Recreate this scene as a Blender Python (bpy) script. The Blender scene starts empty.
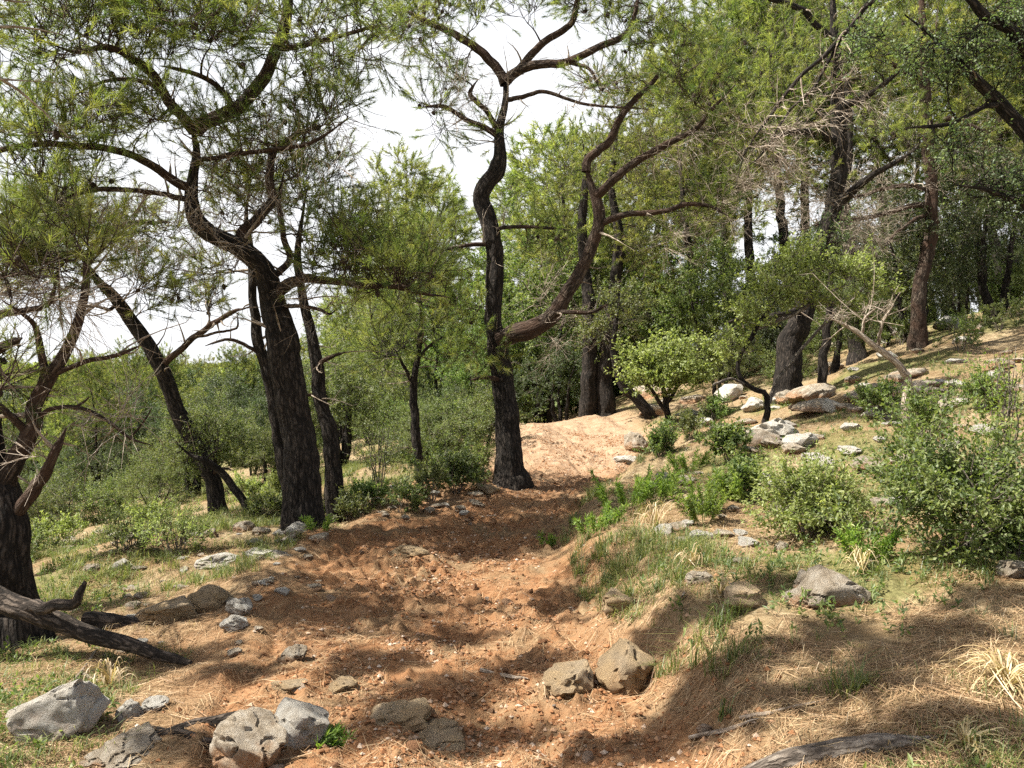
import bpy, bmesh, math, random
import numpy as np
RS = np.random.RandomState(7)
random.seed(7)
SC = bpy.context.scene
COL = SC.collection
F = 880.0
EYE = 1.6
pi = math.pi

EL, sx, sy = math.radians(55), -.95, -.16
hz = math.hypot(sx, sy)
dirs = np.array([sx / hz * math.cos(EL), sy / hz * math.cos(EL), math.sin(EL)])
# ------------------------------------------------------------------ noise
def _h(ix, iy, iz, seed):
    n = (ix.astype(np.int64) * 374761393 + iy.astype(np.int64) * 668265263 + iz.astype(np.int64) * 2147483647 + seed * 144269) & 0xFFFFFFFF
    n = ((n ^ (n >> 13)) * 1274126177) & 0xFFFFFFFF
    n = (n ^ (n >> 16)) & 0xFFFFFFFF
    n = (n * 2246822519) & 0xFFFFFFFF
    return ((n ^ (n >> 15)) & 0xFFFFFF) / float(0xFFFFFF)
def vn(x, y, z=None, seed=0):
    x = np.asarray(x, float); y = np.asarray(y, float)
    z = np.zeros_like(x) if z is None else np.asarray(z, float)
    ix, iy, iz = np.floor(x), np.floor(y), np.floor(z)
    fx, fy, fz = x - ix, y - iy, z - iz
    s = lambda t: t * t * (3 - 2 * t)
    fx, fy, fz = s(fx), s(fy), s(fz)
    r = 0
    for a in (0, 1):
        for b in (0, 1):
            for c in (0, 1):
                w = (fx if a else 1 - fx) * (fy if b else 1 - fy) * (fz if c else 1 - fz)
                r = r + w * _h(ix + a, iy + b, iz + c, seed)
    return r * 2 - 1
def fbm(x, y, z=None, o=4, seed=0):
    r, a = 0, 1.0
    for k in range(o):
        f = 2.03 ** k
        r = r + a * vn(x * f, y * f, None if z is None else z * f, seed + 17 * k)
        a *= .5
    return r
def sst(a, b, x):
    t = np.clip((x - a) / (b - a), 0, 1)
    return t * t * (3 - 2 * t)
def nrm(v):
    return v / np.maximum(np.linalg.norm(v, axis=-1, keepdims=True), 1e-9)

# ------------------------------------------------------------------ terrain
_ty = np.linspace(-60, 500, 5601)
def table(ys, vs, sm=0.8):
    t = np.interp(_ty, ys, vs)
    k = np.exp(-0.5 * (np.arange(-40, 41) * .1 / sm) ** 2); k /= k.sum()
    return np.convolve(np.pad(t, 40, mode='edge'), k, 'valid')
_xc = table([-60, 0, 3.5, 5, 6.5, 8.5, 10, 11.5, 13, 14.5, 17, 19, 22, 26, 40, 500], [0, -.1, -.25, -.45, -.6, -.62, -.4, .05, .65, 1.2, 1.45, 1.35, .6, -.8, -6, -60])
_w = table([-60, 3.5, 6.5, 8.5, 11.5, 14.5, 17, 20, 24, 500], [1.1, 1.0, 1.02, 1.0, .95, 1.0, 1.2, 1.0, .8, .8])
_zp = table([-60, -10, 0, 5, 8, 10, 12, 14, 16, 18, 19.5, 22, 26, 35, 60, 120, 500], [-1.5, -.4, 0, 0, .02, .12, .24, .34, .5, .68, .72, .6, .2, -.8, -3, -5, -5])
_sl = table([-60, 0, 5, 8, 12, 16, 30, 60, 500], [.10, .10, .105, .16, .24, .29, .28, .2, .1])
def pathd(x, y):
    xc = np.interp(y, _ty, _xc); w = np.interp(y, _ty, _w)
    return x - xc, w
def terrain(x, y, fine=True):
    x = np.asarray(x, float); y = np.asarray(y, float)
    d, w = pathd(x, y)
    e = .16 * fbm(x * .9 + 3, y * .9, o=3, seed=5)
    dr = np.maximum(0, d - w + e); dl = np.maximum(0, -d - w + e)
    z = np.interp(y, _ty, _zp)
    bank = np.interp(y, [0, 3, 6, 11, 15, 18, 24], [.18, .2, .26, .2, .12, .1, .1])
    sl = np.interp(y, _ty, _sl)
    z = z + bank * sst(0, .55, dr) + sl * 45 * (1 - np.exp(-dr / 45))
    lf = .045 * dl + .19 * np.maximum(0, dl - 2.2)
    z = z - 10 * (1 - np.exp(-lf / 10)) + .05 * np.exp(-((dl - .35) / .3) ** 2) * (dl > 0)
    z = z - .06 * np.exp(-((d - .25 * w) / (.35 * w)) ** 2) * np.exp(-(np.maximum(0, y - 14) / 6) ** 2)
    hill = 21 * np.exp(-((x + 190) / 250) ** 2) * sst(110, 430, y)
    z = z + hill + 1.6 * fbm(x / 60, y / 60, o=3, seed=9) * sst(40, 140, np.hypot(x, y))
    z = z + .22 * np.exp(-((x - 1.9) / .8) ** 2 - ((y - 19.6) / 1.2) ** 2) + .2 * np.exp(-((x - .5) / .35) ** 2 - ((y - 17.2) / 1.6) ** 2)
    inp = np.exp(-np.maximum(0, np.maximum(dr, dl)) / .3)
    z = z + (.11 * fbm(x / 1.7, y / 1.7, o=3, seed=3) * (1 - .6 * inp)) - .05 * inp * np.maximum(0, 1 - np.abs(fbm(x * 1.5 + .35 * y, y * .35, o=2, seed=14)) * 4)
    if fine:
        near = np.exp(-(np.hypot(x, y - 5) / 16) ** 2)
        n2 = fbm(x * 2.6, y * 2.6, o=3, seed=21); n3 = fbm(x * 12, y * 12, o=2, seed=33)
        z = z + near * (.017 * n2 + .012 * n3 * (1 + .8 * inp) * (.3 + 1.0 * sst(-.3, .35, fbm(x * 1.1 + 4, y * .8, o=2, seed=66))) + .035 * np.maximum(0, n3 - .3) * inp)
    return z
def at(px, py, Y):
    return np.array([(px - 512) / F * Y, Y, EYE - (py - 384) / F * Y])
def gz(x, y):
    return float(terrain(np.array([x]), np.array([y]))[0])
_tt = np.concatenate([np.linspace(2.2, 30, 2800), np.linspace(30, 300, 2000)])
def G(px, py):
    """where the line of sight through a spot of the photo meets the ground"""
    X = (px - 512) / F * _tt; Z = EYE - (py - 384) / F * _tt
    hz = terrain(X, _tt)
    i = np.argmax(Z <= hz)
    if Z[i] > hz[i]: i = 2000
    return np.array([X[i], _tt[i], hz[i]])

# ------------------------------------------------------------------ materials
def newmat(name):
    m = bpy.data.materials.new(name); m.use_nodes = True
    nt = m.node_tree; nt.nodes.clear()
    out = nt.nodes.new('ShaderNodeOutputMaterial')
    return m, nt, out
def N(nt, t, ins=None, **kw):
    n = nt.nodes.new(t)
    for k, v in kw.items(): setattr(n, k, v)
    for k, v in (ins or {}).items():
        s = n.inputs[k]
        if isinstance(v, bpy.types.NodeSocket): nt.links.new(v, s)
        else: s.default_value = v
    return n
def ramp(nt, fac, stops):
    r = N(nt, 'ShaderNodeValToRGB', {'Fac': fac})
    e = r.color_ramp.elements
    while len(e) < len(stops): e.new(.5)
    for i, (p, c) in enumerate(stops):
        e[i].position = p; e[i].color = (*c, 1)
    return r.outputs['Color']
def mixc(nt, fac, a, b, mode='MIX'):
    n = N(nt, 'ShaderNodeMix', data_type='RGBA', blend_type=mode)
    for idx, v in ((0, fac), (6, a), (7, b)):
        s = n.inputs[idx]
        if isinstance(v, bpy.types.NodeSocket): nt.links.new(v, s)
        elif idx == 0: s.default_value = v
        else: s.default_value = (*v, 1)
    return n.outputs[2]
def noise(nt, vec, scale, detail=4, rough=.6):
    return N(nt, 'ShaderNodeTexNoise', {'Vector': vec, 'Scale': scale, 'Detail': detail, 'Roughness': rough}).outputs['Fac']
def attr(nt, name): return N(nt, 'ShaderNodeAttribute', attribute_name=name)
def bsdf(nt, out, col, rough=.9, normal=None, spec=.3):
    d = {'Base Color': col, 'Roughness': rough, 'Specular IOR Level': spec}
    if normal is not None: d['Normal'] = normal
    b = N(nt, 'ShaderNodeBsdfPrincipled', d)
    nt.links.new(b.outputs[0], out.inputs['Surface']); return b
def bump(nt, h, s=.5, d=.02):
    return N(nt, 'ShaderNodeBump', {'Height': h, 'Strength': s, 'Distance': d}).outputs[0]

def leafmat(name, dark, mid, light, trans=.45, gloss=.025):
    m, nt, out = newmat(name)
    v = attr(nt, 'var').outputs['Fac']
    oi = N(nt, 'ShaderNodeObjectInfo').outputs['Random']
    c = ramp(nt, v, [(0, dark), (.5, mid), (1, light)])
    hs = N(nt, 'ShaderNodeHueSaturation', {'Color': c, 'Hue': N(nt, 'ShaderNodeMapRange', {'Value': oi, 'To Min': .485, 'To Max': .512}).outputs[0],
           'Value': N(nt, 'ShaderNodeMapRange', {'Value': oi, 'To Min': .82, 'To Max': 1.18}).outputs[0]}).outputs[0]
    d = N(nt, 'ShaderNodeBsdfDiffuse', {'Color': hs})
    tc = mixc(nt, .55, hs, (1.5, 1.6, .55), 'MULTIPLY')
    t = N(nt, 'ShaderNodeBsdfTranslucent', {'Color': tc})
    s = N(nt, 'ShaderNodeMixShader', {0: trans, 1: d.outputs[0], 2: t.outputs[0]})
    g = N(nt, 'ShaderNodeBsdfGlossy', {'Color': (1, 1, 1, 1), 'Roughness': .55})
    s2 = N(nt, 'ShaderNodeMixShader', {0: gloss, 1: s.outputs[0], 2: g.outputs[0]})
    nt.links.new(s2.outputs[0], out.inputs['Surface'])
    return m
M = {}
M['needle'] = leafmat('pine_needles', (.062, .095, .026), (.145, .18, .048), (.27, .27, .08), .56)
M['needle_pale'] = leafmat('pale_pine_needles', (.085, .12, .034), (.19, .225, .062), (.31, .32, .1), .58)
M['oak'] = leafmat('oak_leaves', (.045, .072, .03), (.09, .13, .052), (.17, .21, .095), .5, .03)
M['oak_dark'] = leafmat('dark_oak_leaves', (.028, .046, .018), (.055, .08, .03), (.11, .14, .055), .42, .03)
M['maquis'] = leafmat('scrub_leaves', (.06, .085, .03), (.115, .145, .048), (.2, .22, .08), .5, .025)
M['bush'] = leafmat('bush_leaves', (.06, .105, .028), (.13, .19, .052), (.25, .3, .1), .52, .025)
M['lime'] = leafmat('young_leaves', (.13, .175, .045), (.215, .26, .08), (.33, .37, .14), .5, .025)
M['spurge'] = leafmat('spurge_leaves', (.1, .18, .03), (.17, .27, .045), (.27, .36, .07), .5, .025)
M['grass'] = leafmat('grass_blades', (.06, .09, .02), (.12, .16, .04), (.25, .25, .08), .4, .04)
M['straw'] = leafmat('dry_grass', (.28, .2, .09), (.42, .32, .17), (.56, .46, .29), .3, .04)
M['litter'] = leafmat('fallen_needles', (.15, .09, .045), (.29, .19, .10), (.45, .34, .2), .1, .02)

def barkmat(name, deep, mid, plate, red=None, bs=.9, sc=1.0):
    m, nt, out = newmat(name)
    a = attr(nt, 'bark').outputs['Vector']
    st = N(nt, 'ShaderNodeMapping', {'Vector': a, 'Scale': (1, 1, .16)}).outputs[0]
    n1 = noise(nt, st, 26 * sc, 4, .65); n2 = noise(nt, a, 70 * sc, 4, .7); n3 = noise(nt, a, 3, 3)
    wob = N(nt, 'ShaderNodeTexNoise', {'Vector': a, 'Scale': 9.0, 'Detail': 3.0}).outputs['Color']
    av = N(nt, 'ShaderNodeVectorMath', {0: a, 1: N(nt, 'ShaderNodeVectorMath', {0: wob, 1: (.06, .06, .12)}, operation='MULTIPLY').outputs[0]}, operation='ADD').outputs[0]
    vo = N(nt, 'ShaderNodeTexVoronoi', {'Vector': N(nt, 'ShaderNodeMapping', {'Vector': av, 'Scale': (1, 1, .2)}).outputs[0], 'Scale': 34.0 * sc}, feature='DISTANCE_TO_EDGE').outputs['Distance']
    pl = N(nt, 'ShaderNodeMapRange', {'Value': vo, 'From Min': .02, 'From Max': .3, 'To Min': .08, 'To Max': .4}).outputs[0]
    h = N(nt, 'ShaderNodeMath', {0: N(nt, 'ShaderNodeMath', {0: n1, 1: N(nt, 'ShaderNodeMath', {0: n2, 1: .45}, operation='MULTIPLY').outputs[0]}, operation='MULTIPLY_ADD' if False else 'ADD').outputs[0], 1: pl}, operation='ADD').outputs[0]
    h = N(nt, 'ShaderNodeMath', {0: h, 1: .28}, operation='SUBTRACT').outputs[0]
    c = ramp(nt, h, [(.42, deep), (.66, mid), (.86, plate)])
    if red: c = mixc(nt, ramp(nt, n3, [(.42, (0, 0, 0)), (.62, (1, 1, 1))]), c, red)
    bsdf(nt, out, c, .92, bump(nt, h, bs, .03), .2)
    return m
M['bark'] = barkmat('pine_bark', (.007, .006, .005), (.019, .0155, .013), (.054, .044, .036))
M['bark_red'] = barkmat('upper_pine_bark', (.012, .009, .007), (.042, .03, .022), (.12, .094, .072), (.052, .031, .021))
M['bark_grey'] = barkmat('grey_bark', (.045, .038, .031), (.12, .10, .082), (.24, .21, .175))
M['deadwood'] = barkmat('dead_wood', (.13, .10, .075), (.27, .22, .17), (.42, .37, .31), None, .6)
M['darkwood'] = barkmat('dark_log', (.012, .01, .008), (.032, .025, .02), (.10, .08, .064), None, .9)

def rockmat(name='limestone', tint=None):
    m, nt, out = newmat(name)
    o = N(nt, 'ShaderNodeTexCoord').outputs['Object']
    oi = N(nt, 'ShaderNodeObjectInfo').outputs['Random']
    n1 = noise(nt, o, 3.2, 6, .65); n2 = noise(nt, o, 18, 5, .7); n3 = noise(nt, o, 60, 3, .6)
    c = ramp(nt, n1, [(.28, (.25, .195, .13)), (.45, (.42, .35, .26)), (.58, (.54, .475, .38)), (.72, (.64, .6, .52))])
    c = mixc(nt, ramp(nt, n2, [(.5, (0, 0, 0)), (.68, (.55, .55, .55))]), c, (.22, .19, .145))
    st = attr(nt, 'soil').outputs['Fac']
    sf = N(nt, 'ShaderNodeMath', {0: st, 1: N(nt, 'ShaderNodeMapRange', {'Value': n2, 'From Min': .3, 'From Max': .6, 'To Min': .3, 'To Max': 1.0}).outputs[0]}, operation='MULTIPLY').outputs[0]
    c = mixc(nt, sf, c, (.38, .2, .095))
    c = N(nt, 'ShaderNodeHueSaturation', {'Color': c, 'Value': N(nt, 'ShaderNodeMapRange', {'Value': oi, 'To Min': .8, 'To Max': 1.15}).outputs[0]}).outputs[0]
    if tint: c = mixc(nt, ramp(nt, noise(nt, o, 1.6, 5, .65), [(.35, (.35, .35, .35)), (.6, (.95, .95, .95))]), c, tint)
    h = N(nt, 'ShaderNodeMath', {0: n2, 1: n3}, operation='ADD').outputs[0]
    bsdf(nt, out, c, .9, bump(nt, h, 1.0, .035), .25)
    return m
M['rock'] = rockmat()
M['rock_pale'] = rockmat('white_limestone', (.66, .64, .58))
M['rock_tan'] = rockmat('earthy_rock', (.5, .36, .2))
def stonemat():
    m, nt, out = newmat('path_stone')
    o = N(nt, 'ShaderNodeTexCoord').outputs['Object']
    oi = N(nt, 'ShaderNodeObjectInfo').outputs['Random']
    n1 = noise(nt, o, 1.5, 5, .65)
    c = ramp(nt, oi, [(0, (.22, .11, .055)), (.45, (.29, .16, .085)), (.75, (.36, .24, .15)), (1, (.46, .4, .33))])
    c = mixc(nt, ramp(nt, n1, [(.4, (0, 0, 0)), (.7, (.6, .6, .6))]), c, (.24, .12, .06))
    bsdf(nt, out, c, .92, bump(nt, noise(nt, o, 5, 5, .7), .8, .1), .2)
    return m
M['stone'] = stonemat()

def groundmat(name, path):
    m, nt, out = newmat(name)
    p = N(nt, 'ShaderNodeNewGeometry').outputs['Position']
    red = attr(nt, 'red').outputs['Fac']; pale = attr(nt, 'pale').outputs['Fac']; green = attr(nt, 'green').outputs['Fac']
    n1 = noise(nt, p, .9, 6, .62); n2 = noise(nt, p, 5.5, 6, .7); n3 = noise(nt, p, 26, 5, .7); n4 = noise(nt, p, 110, 3, .7)
    dirt = ramp(nt, n2, [(.28, (.135, .064, .029)), (.45, (.235, .12, .056)), (.6, (.29, .163, .083)), (.75, (.36, .23, .135))])
    dirt = mixc(nt, ramp(nt, n3, [(.52, (0, 0, 0)), (.66, (.75, .75, .75))]), dirt, (.165, .075, .035))
    dirt = mixc(nt, ramp(nt, n4, [(.6, (0, 0, 0)), (.72, (.7, .7, .7))]), dirt, (.42, .3, .19))
    dirt = mixc(nt, ramp(nt, noise(nt, p, 1.7, 6, .65), [(.47, (0, 0, 0)), (.62, (.8, .8, .8))]), dirt, ramp(nt, n3, [(.35, (.13, .085, .045)), (.65, (.3, .215, .125))]))
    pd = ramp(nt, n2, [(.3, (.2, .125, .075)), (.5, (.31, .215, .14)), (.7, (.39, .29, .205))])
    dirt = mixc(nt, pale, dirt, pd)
    lit = ramp(nt, n3, [(.3, (.11, .08, .045)), (.47, (.22, .165, .095)), (.6, (.33, .265, .165)), (.76, (.46, .395, .27))])
    lit = mixc(nt, ramp(nt, n1, [(.42, (0, 0, 0)), (.6, (.75, .75, .75))]), lit, (.2, .135, .07))
    lit = mixc(nt, green, lit, ramp(nt, n3, [(.35, (.07, .085, .026)), (.65, (.17, .18, .06))]))
    c = mixc(nt, red, lit, dirt)
    h = N(nt, 'ShaderNodeMath', {0: n3, 1: N(nt, 'ShaderNodeMath', {0: n4, 1: .5}, operation='MULTIPLY').outputs[0]}, operation='ADD').outputs[0]
    bsdf(nt, out, c, .97, bump(nt, h, .75, .035), .12)
    return m
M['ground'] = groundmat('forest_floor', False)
def hillmat():
    m, nt, out = newmat('wooded_hill')
    p = N(nt, 'ShaderNodeNewGeometry').outputs['Position']
    c = ramp(nt, noise(nt, p, .15, 5, .7), [(.35, (.06, .085, .035)), (.6, (.13, .16, .06))])
    bsdf(nt, out, c, 1, None, .1); return m
M['hill'] = hillmat()
def simplemat(name, a, b, s=40, rough=.85):
    m, nt, out = newmat(name)
    o = N(nt, 'ShaderNodeTexCoord').outputs['Object']
    n = noise(nt, o, s, 4, .7)
    bsdf(nt, out, ramp(nt, n, [(.35, a), (.65, b)]), rough, bump(nt, n, .6, .01), .25); return m
M['cone'] = simplemat('pine_cone', (.016, .012, .01), (.06, .042, .03), 60)

# ------------------------------------------------------------------ mesh helpers
class MB:
    def __init__(s): s.V = []; s.F = []; s.n = 0; s.A = {}; s.mi = []
    def add(s, V, Fc, mi=0, **attrs):
        V = np.asarray(V, float).reshape(-1, 3)
        s.V.append(V); s.F.append(np.asarray(Fc, np.int64) + s.n); s.mi.append(mi)
        for k in set(list(s.A) + list(attrs)):
            s.A.setdefault(k, [])
        for k in s.A: s.A[k].append((s.n, attrs.get(k)))
        s.n += len(V)
    def mesh(s, name, mats, smooth=True, origin=(0, 0, 0)):
        me = bpy.data.meshes.new(name)
        V = np.concatenate(s.V) - np.asarray(origin)
        me.vertices.add(len(V)); me.vertices.foreach_set('co', V.astype(np.float32).ravel())
        lt = np.concatenate([np.full(len(f), f.shape[1]) for f in s.F]); idx = np.concatenate([f.ravel() for f in s.F])
        mi = np.concatenate([np.full(len(f), m) for f, m in zip(s.F, s.mi)])
        me.loops.add(len(idx)); me.loops.foreach_set('vertex_index', idx.astype(np.int32))
        me.polygons.add(len(lt))
        me.polygons.foreach_set('loop_start', (np.cumsum(lt) - lt).astype(np.int32))
        me.polygons.foreach_set('material_index', mi.astype(np.int32))
        sm = np.full(len(lt), smooth)
        me.polygons.foreach_set('use_smooth', sm)
        for m in mats: me.materials.append(m)
        for k, parts in s.A.items():
            vec = any(a is not None and np.ndim(a) == 2 for _, a in parts)
            at_ = me.attributes.new(k, 'FLOAT_VECTOR' if vec else 'FLOAT', 'POINT')
            arr = np.zeros((len(V), 3) if vec else len(V), np.float32)
            for n0, a in parts:
                if a is not None: arr[n0:n0 + len(a)] = a
            at_.data.foreach_set('vector' if vec else 'value', arr.ravel())
        me.update(); me.validate()
        return me
def link(name, data, parent=None, loc=None):
    o = bpy.data.objects.new(name, data); COL.objects.link(o)
    if parent is not None: o.parent = parent
    if loc is not None: o.location = loc
    return o
def tag(o, label=None, cat=None, group=None, kind=None):
    for k, v in (('label', label), ('category', cat), ('group', group), ('kind', kind)):
        if v: o[k] = v
    return o
def thing(name, loc, label, cat, group=None):
    return tag(link(name, None, None, tuple(loc)), label, cat, group)
def copy_tree(root, loc, rz=0, sc=1, label=None, group=None, tilt=(0, 0)):
    c = root.copy(); COL.objects.link(c); c.location = tuple(loc); c.rotation_euler = (tilt[0], tilt[1], rz)
    c.scale = (sc, sc, sc) if np.isscalar(sc) else sc
    if label: c['label'] = label
    if group: c['group'] = group
    for ch in root.children:
        d = ch.copy(); COL.objects.link(d); d.parent = c
    return c

def resample(P, R, step):
    P = np.asarray(P, float); R = np.asarray(R, float)
    n = len(P)
    if n < 3:
        m = max(3, int(np.linalg.norm(P[-1] - P[0]) / step) + 1)
        t = np.linspace(0, 1, m)[:, None]
        return P[0] + (P[-1] - P[0]) * t, np.interp(t[:, 0], [0, 1], [R[0], R[-1]])
    Q = np.vstack([2 * P[0] - P[1], P, 2 * P[-1] - P[-2]])
    oP, oR = [], []
    for i in range(n - 1):
        a, b, c, d = Q[i], Q[i + 1], Q[i + 2], Q[i + 3]
        m = max(2, int(np.linalg.norm(c - b) / step) + 1)
        u = np.arange(m)[:, None] / m
        oP.append(.5 * (2 * b + (c - a) * u + (2 * a - 5 * b + 4 * c - d) * u ** 2 + (3 * b - a - 3 * c + d) * u ** 3))
        oR.append(R[i] + (R[i + 1] - R[i]) * u[:, 0])
    oP.append(P[-1:]); oR.append(R[-1:])
    return np.vstack(oP), np.concatenate(oR)
def frames(P):
    T = nrm(np.gradient(P, axis=0))
    u = np.cross(T[0], [0.31, .9, .2]); u /= np.linalg.norm(u)
    U = [u]
    for i in range(1, len(P)):
        u = u - T[i] * np.dot(u, T[i]); u /= max(1e-9, np.linalg.norm(u)); U.append(u)
    U = np.array(U); return T, U, np.cross(T, U)
def tube(mb, P, R, nseg=10, step=.06, rough=0., seed=0, mi=0, cap=True, kfreq=1.0, taper=True):
    """a bark covered limb along P; rough > 0 models the fissures as real relief"""
    P, R = resample(P, R, step)
    if rough:
        q = np.arange(len(P)) * step / max(.12, (5.5 if nseg > 18 else 9) * float(np.mean(R))) + seed * 3.3
        wv = np.stack([vn(q, q * 0 + j, seed=12 + j) + .6 * vn(q * 2.7, q * 0 + j, seed=52 + j) for j in range(3)], 1)
        P = P + wv * (R * (.2 if nseg > 18 else .55))[:, None] * np.interp(np.arange(len(P)), [0, 4], [0, 1])[:, None]
        R = R * np.where(np.arange(len(R)) > len(R) * .8, np.interp(np.arange(len(R)), [len(R) * .8, len(R) - 1], [1, .35]), 1) if taper else R
    T, U, W = frames(P)
    s = np.concatenate([[0], np.cumsum(np.linalg.norm(np.diff(P, axis=0), axis=1))])
    th = np.linspace(0, 2 * pi, nseg, endpoint=False)
    c, sn = np.cos(th), np.sin(th)
    B = np.stack([R[:, None] * c, R[:, None] * sn, np.repeat(s[:, None], nseg, 1)], -1) + seed * 1.37
    rad = np.repeat(R[:, None], nseg, 1)
    if rough:
        k = 16 * kfreq
        f = vn(B[..., 0] * k, B[..., 1] * k, B[..., 2] * k * .2, seed=3)
        f2 = vn(B[..., 0] * k * 2.3, B[..., 1] * k * 2.3, B[..., 2] * k * .6, seed=8)
        lump = vn(B[..., 0] * 4, B[..., 1] * 4, B[..., 2] * 2.2, seed=4)
        rad = rad * (1 + rough * (np.clip(1.6 * np.abs(f), 0, .7) - .4 + .25 * f2) + .5 * rough * lump)
    V = P[:, None, :] + rad[..., None] * (c[None, :, None] * U[:, None, :] + sn[None, :, None] * W[:, None, :])
    n = len(P)
    i = np.arange(n - 1)[:, None] * nseg; j = np.arange(nseg)[None, :]; j2 = (j + 1) % nseg
    Fq = np.stack([i + j, i + j2, i + nseg + j2, i + nseg + j], -1).reshape(-1, 4)
    mb.add(V, Fq, mi, bark=B.reshape(-1, 3))
    if cap:
        e = V[-1]; cen = e.mean(0) + T[-1] * R[-1] * .35
        mb.add(np.vstack([e, cen]), [(k, (k + 1) % nseg, nseg) for k in range(nseg)], mi, bark=np.vstack([B[-1], B[-1].mean(0)]))
    return P, R
def batch_tubes(mb, P, R, nseg=4, mi=0):
    P = np.asarray(P); m, k, _ = P.shape
    if m == 0: return
    T = nrm(np.gradient(P, axis=1))
    ref = np.array([.37, .81, .45])
    U = nrm(np.cross(T, ref)); W = np.cross(T, U)
    th = np.linspace(0, 2 * pi, nseg, endpoint=False)
    V = P[:, :, None, :] + R[:, :, None, None] * (np.cos(th)[:, None] * U[:, :, None, :] + np.sin(th)[:, None] * W[:, :, None, :])
    s = np.concatenate([np.zeros((m, 1)), np.cumsum(np.linalg.norm(np.diff(P, axis=1), axis=2), 1)], 1)
    B = np.stack([np.cos(th) * R[:, :, None], np.sin(th) * R[:, :, None], np.repeat(s[:, :, None], nseg, 2)], -1) + np.arange(m)[:, None, None, None] * .731 % 9
    a = np.arange(m)[:, None, None] * (k * nseg) + np.arange(k - 1)[None, :, None] * nseg
    j = np.arange(nseg)[None, None, :]; j2 = (j + 1) % nseg
    Fq = np.stack([a + j, a + j2, a + nseg + j2, a + nseg + j], -1).reshape(-1, 4)
    mb.add(V, Fq, mi, bark=B.reshape(-1, 3))

def needles(mb, C, A, n=26, L=.13, w=.0035, spread=.75, brush=.16, mi=0, rs=RS):
    if len(C) == 0: return
    t = len(C)
    d = nrm(A[:, None, :] * 1.0 + rs.randn(t, n, 3) * spread)
    b = C[:, None, :] + A[:, None, :] * (rs.rand(t, n, 1) - .55) * brush
    l = L * (.65 + .5 * rs.rand(t, n, 1))
    side = nrm(np.cross(d, rs.randn(t, n, 3))) * w * .5
    tip = b + d * l; tip[..., 2] -= .12 * l[..., 0]
    V = np.stack([b - side, b + side, tip], 2).reshape(-1, 3)
    v = np.clip(.5 + .3 * rs.randn(t, 1) + .12 * rs.randn(t, n), 0, 1)
    mb.add(V, np.arange(len(V)).reshape(-1, 3), mi, var=np.repeat(v.ravel(), 3))
def leaves(mb, C, A, n=8, L=.05, w=.025, spread=.9, brush=.12, mi=0, rs=RS, droop=.15):
    if len(C) == 0: return
    t = len(C)
    d = nrm(A[:, None, :] * .8 + rs.randn(t, n, 3) * spread - np.array([0, 0, droop]))
    b = C[:, None, :] + A[:, None, :] * (rs.rand(t, n, 1) - .6) * brush + rs.randn(t, n, 3) * brush * .12
    l = L * (.6 + .6 * rs.rand(t, n, 1))
    up = rs.randn(t, n, 3) * .55 + np.array([-.1, -.05, 1.0])
    side = nrm(np.cross(d, up)) * w * (.7 + .5 * rs.rand(t, n, 1)) * .5
    nn = nrm(np.cross(side, d))
    V = np.stack([b, b + d * l * .5 + side - nn * l * .0, b + d * l - nn * l * .12, b + d * l * .5 - side], 2).reshape(-1, 3)
    # a fold along the midrib
    i = np.arange(t * n)[:, None] * 4
    Fq = np.concatenate([i + [[0, 1, 2]], i + [[0, 2, 3]]])
    v = np.clip(.5 + .26 * rs.randn(t, 1) + .16 * rs.randn(t, n), 0, 1)
    mb.add(V, Fq, mi, var=np.repeat(v.ravel(), 4))

# ------------------------------------------------------------------ branching
def grow(SP, SR, SD, targets, rs, r0=.010, k=.010, K=8, wig=.12, upb=.25, rmax=.75, rtip=.0035):
    """grow a limb to each target from the nearest place on the tree, limbs branching off earlier limbs"""
    SP = list(map(np.asarray, SP)); SR = list(SR); SD = list(map(np.asarray, SD))
    bp = np.array(SP); n0 = len(bp)
    tg = np.asarray(targets)
    d0 = np.min(np.linalg.norm(tg[:, None, :] - bp[None], axis=2), axis=1)
    order = np.argsort(d0)
    cap = n0 + len(tg) * K
    AP = np.zeros((cap, 3)); AR = np.zeros(cap); AD = np.zeros((cap, 3))
    AP[:n0] = bp; AR[:n0] = SR; AD[:n0] = np.array(SD); n = n0
    outP, outR = [], []
    u = np.linspace(0, 1, K)[:, None]
    for ti in order:
        t = tg[ti]
        dv = t - AP[:n]; dd = np.linalg.norm(dv, axis=1)
        cost = dd * (1 + .35 * np.maximum(0, AP[:n, 2] - t[2]) / (dd + .1)) + .25 * (AR[:n] < .004)
        i = int(np.argmin(cost)); d = dd[i]
        if d < .03: continue
        p0 = AP[i]; dirn = nrm(AD[i] * .5 + dv[i] / d)
        p1 = p0 + dirn * d * .35
        p2 = t - nrm(dv[i] / d + np.array([0, 0, upb]) + rs.randn(3) * .35) * d * .33
        P = (1 - u) ** 3 * p0 + 3 * (1 - u) ** 2 * u * p1 + 3 * (1 - u) * u ** 2 * p2 + u ** 3 * t
        P[1:-1] += rs.randn(K - 2, 3) * wig * d / K
        rb = min(rmax * AR[i], r0 + k * d)
        R = np.linspace(rb, min(rtip, rb), K)
        outP.append(P); outR.append(R)
        T = nrm(np.gradient(P, axis=0))
        AP[n:n + K - 1] = P[1:]; AR[n:n + K - 1] = R[1:]; AD[n:n + K - 1] = T[1:]; n += K - 1
    return np.array(outP), np.array(outR)
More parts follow.
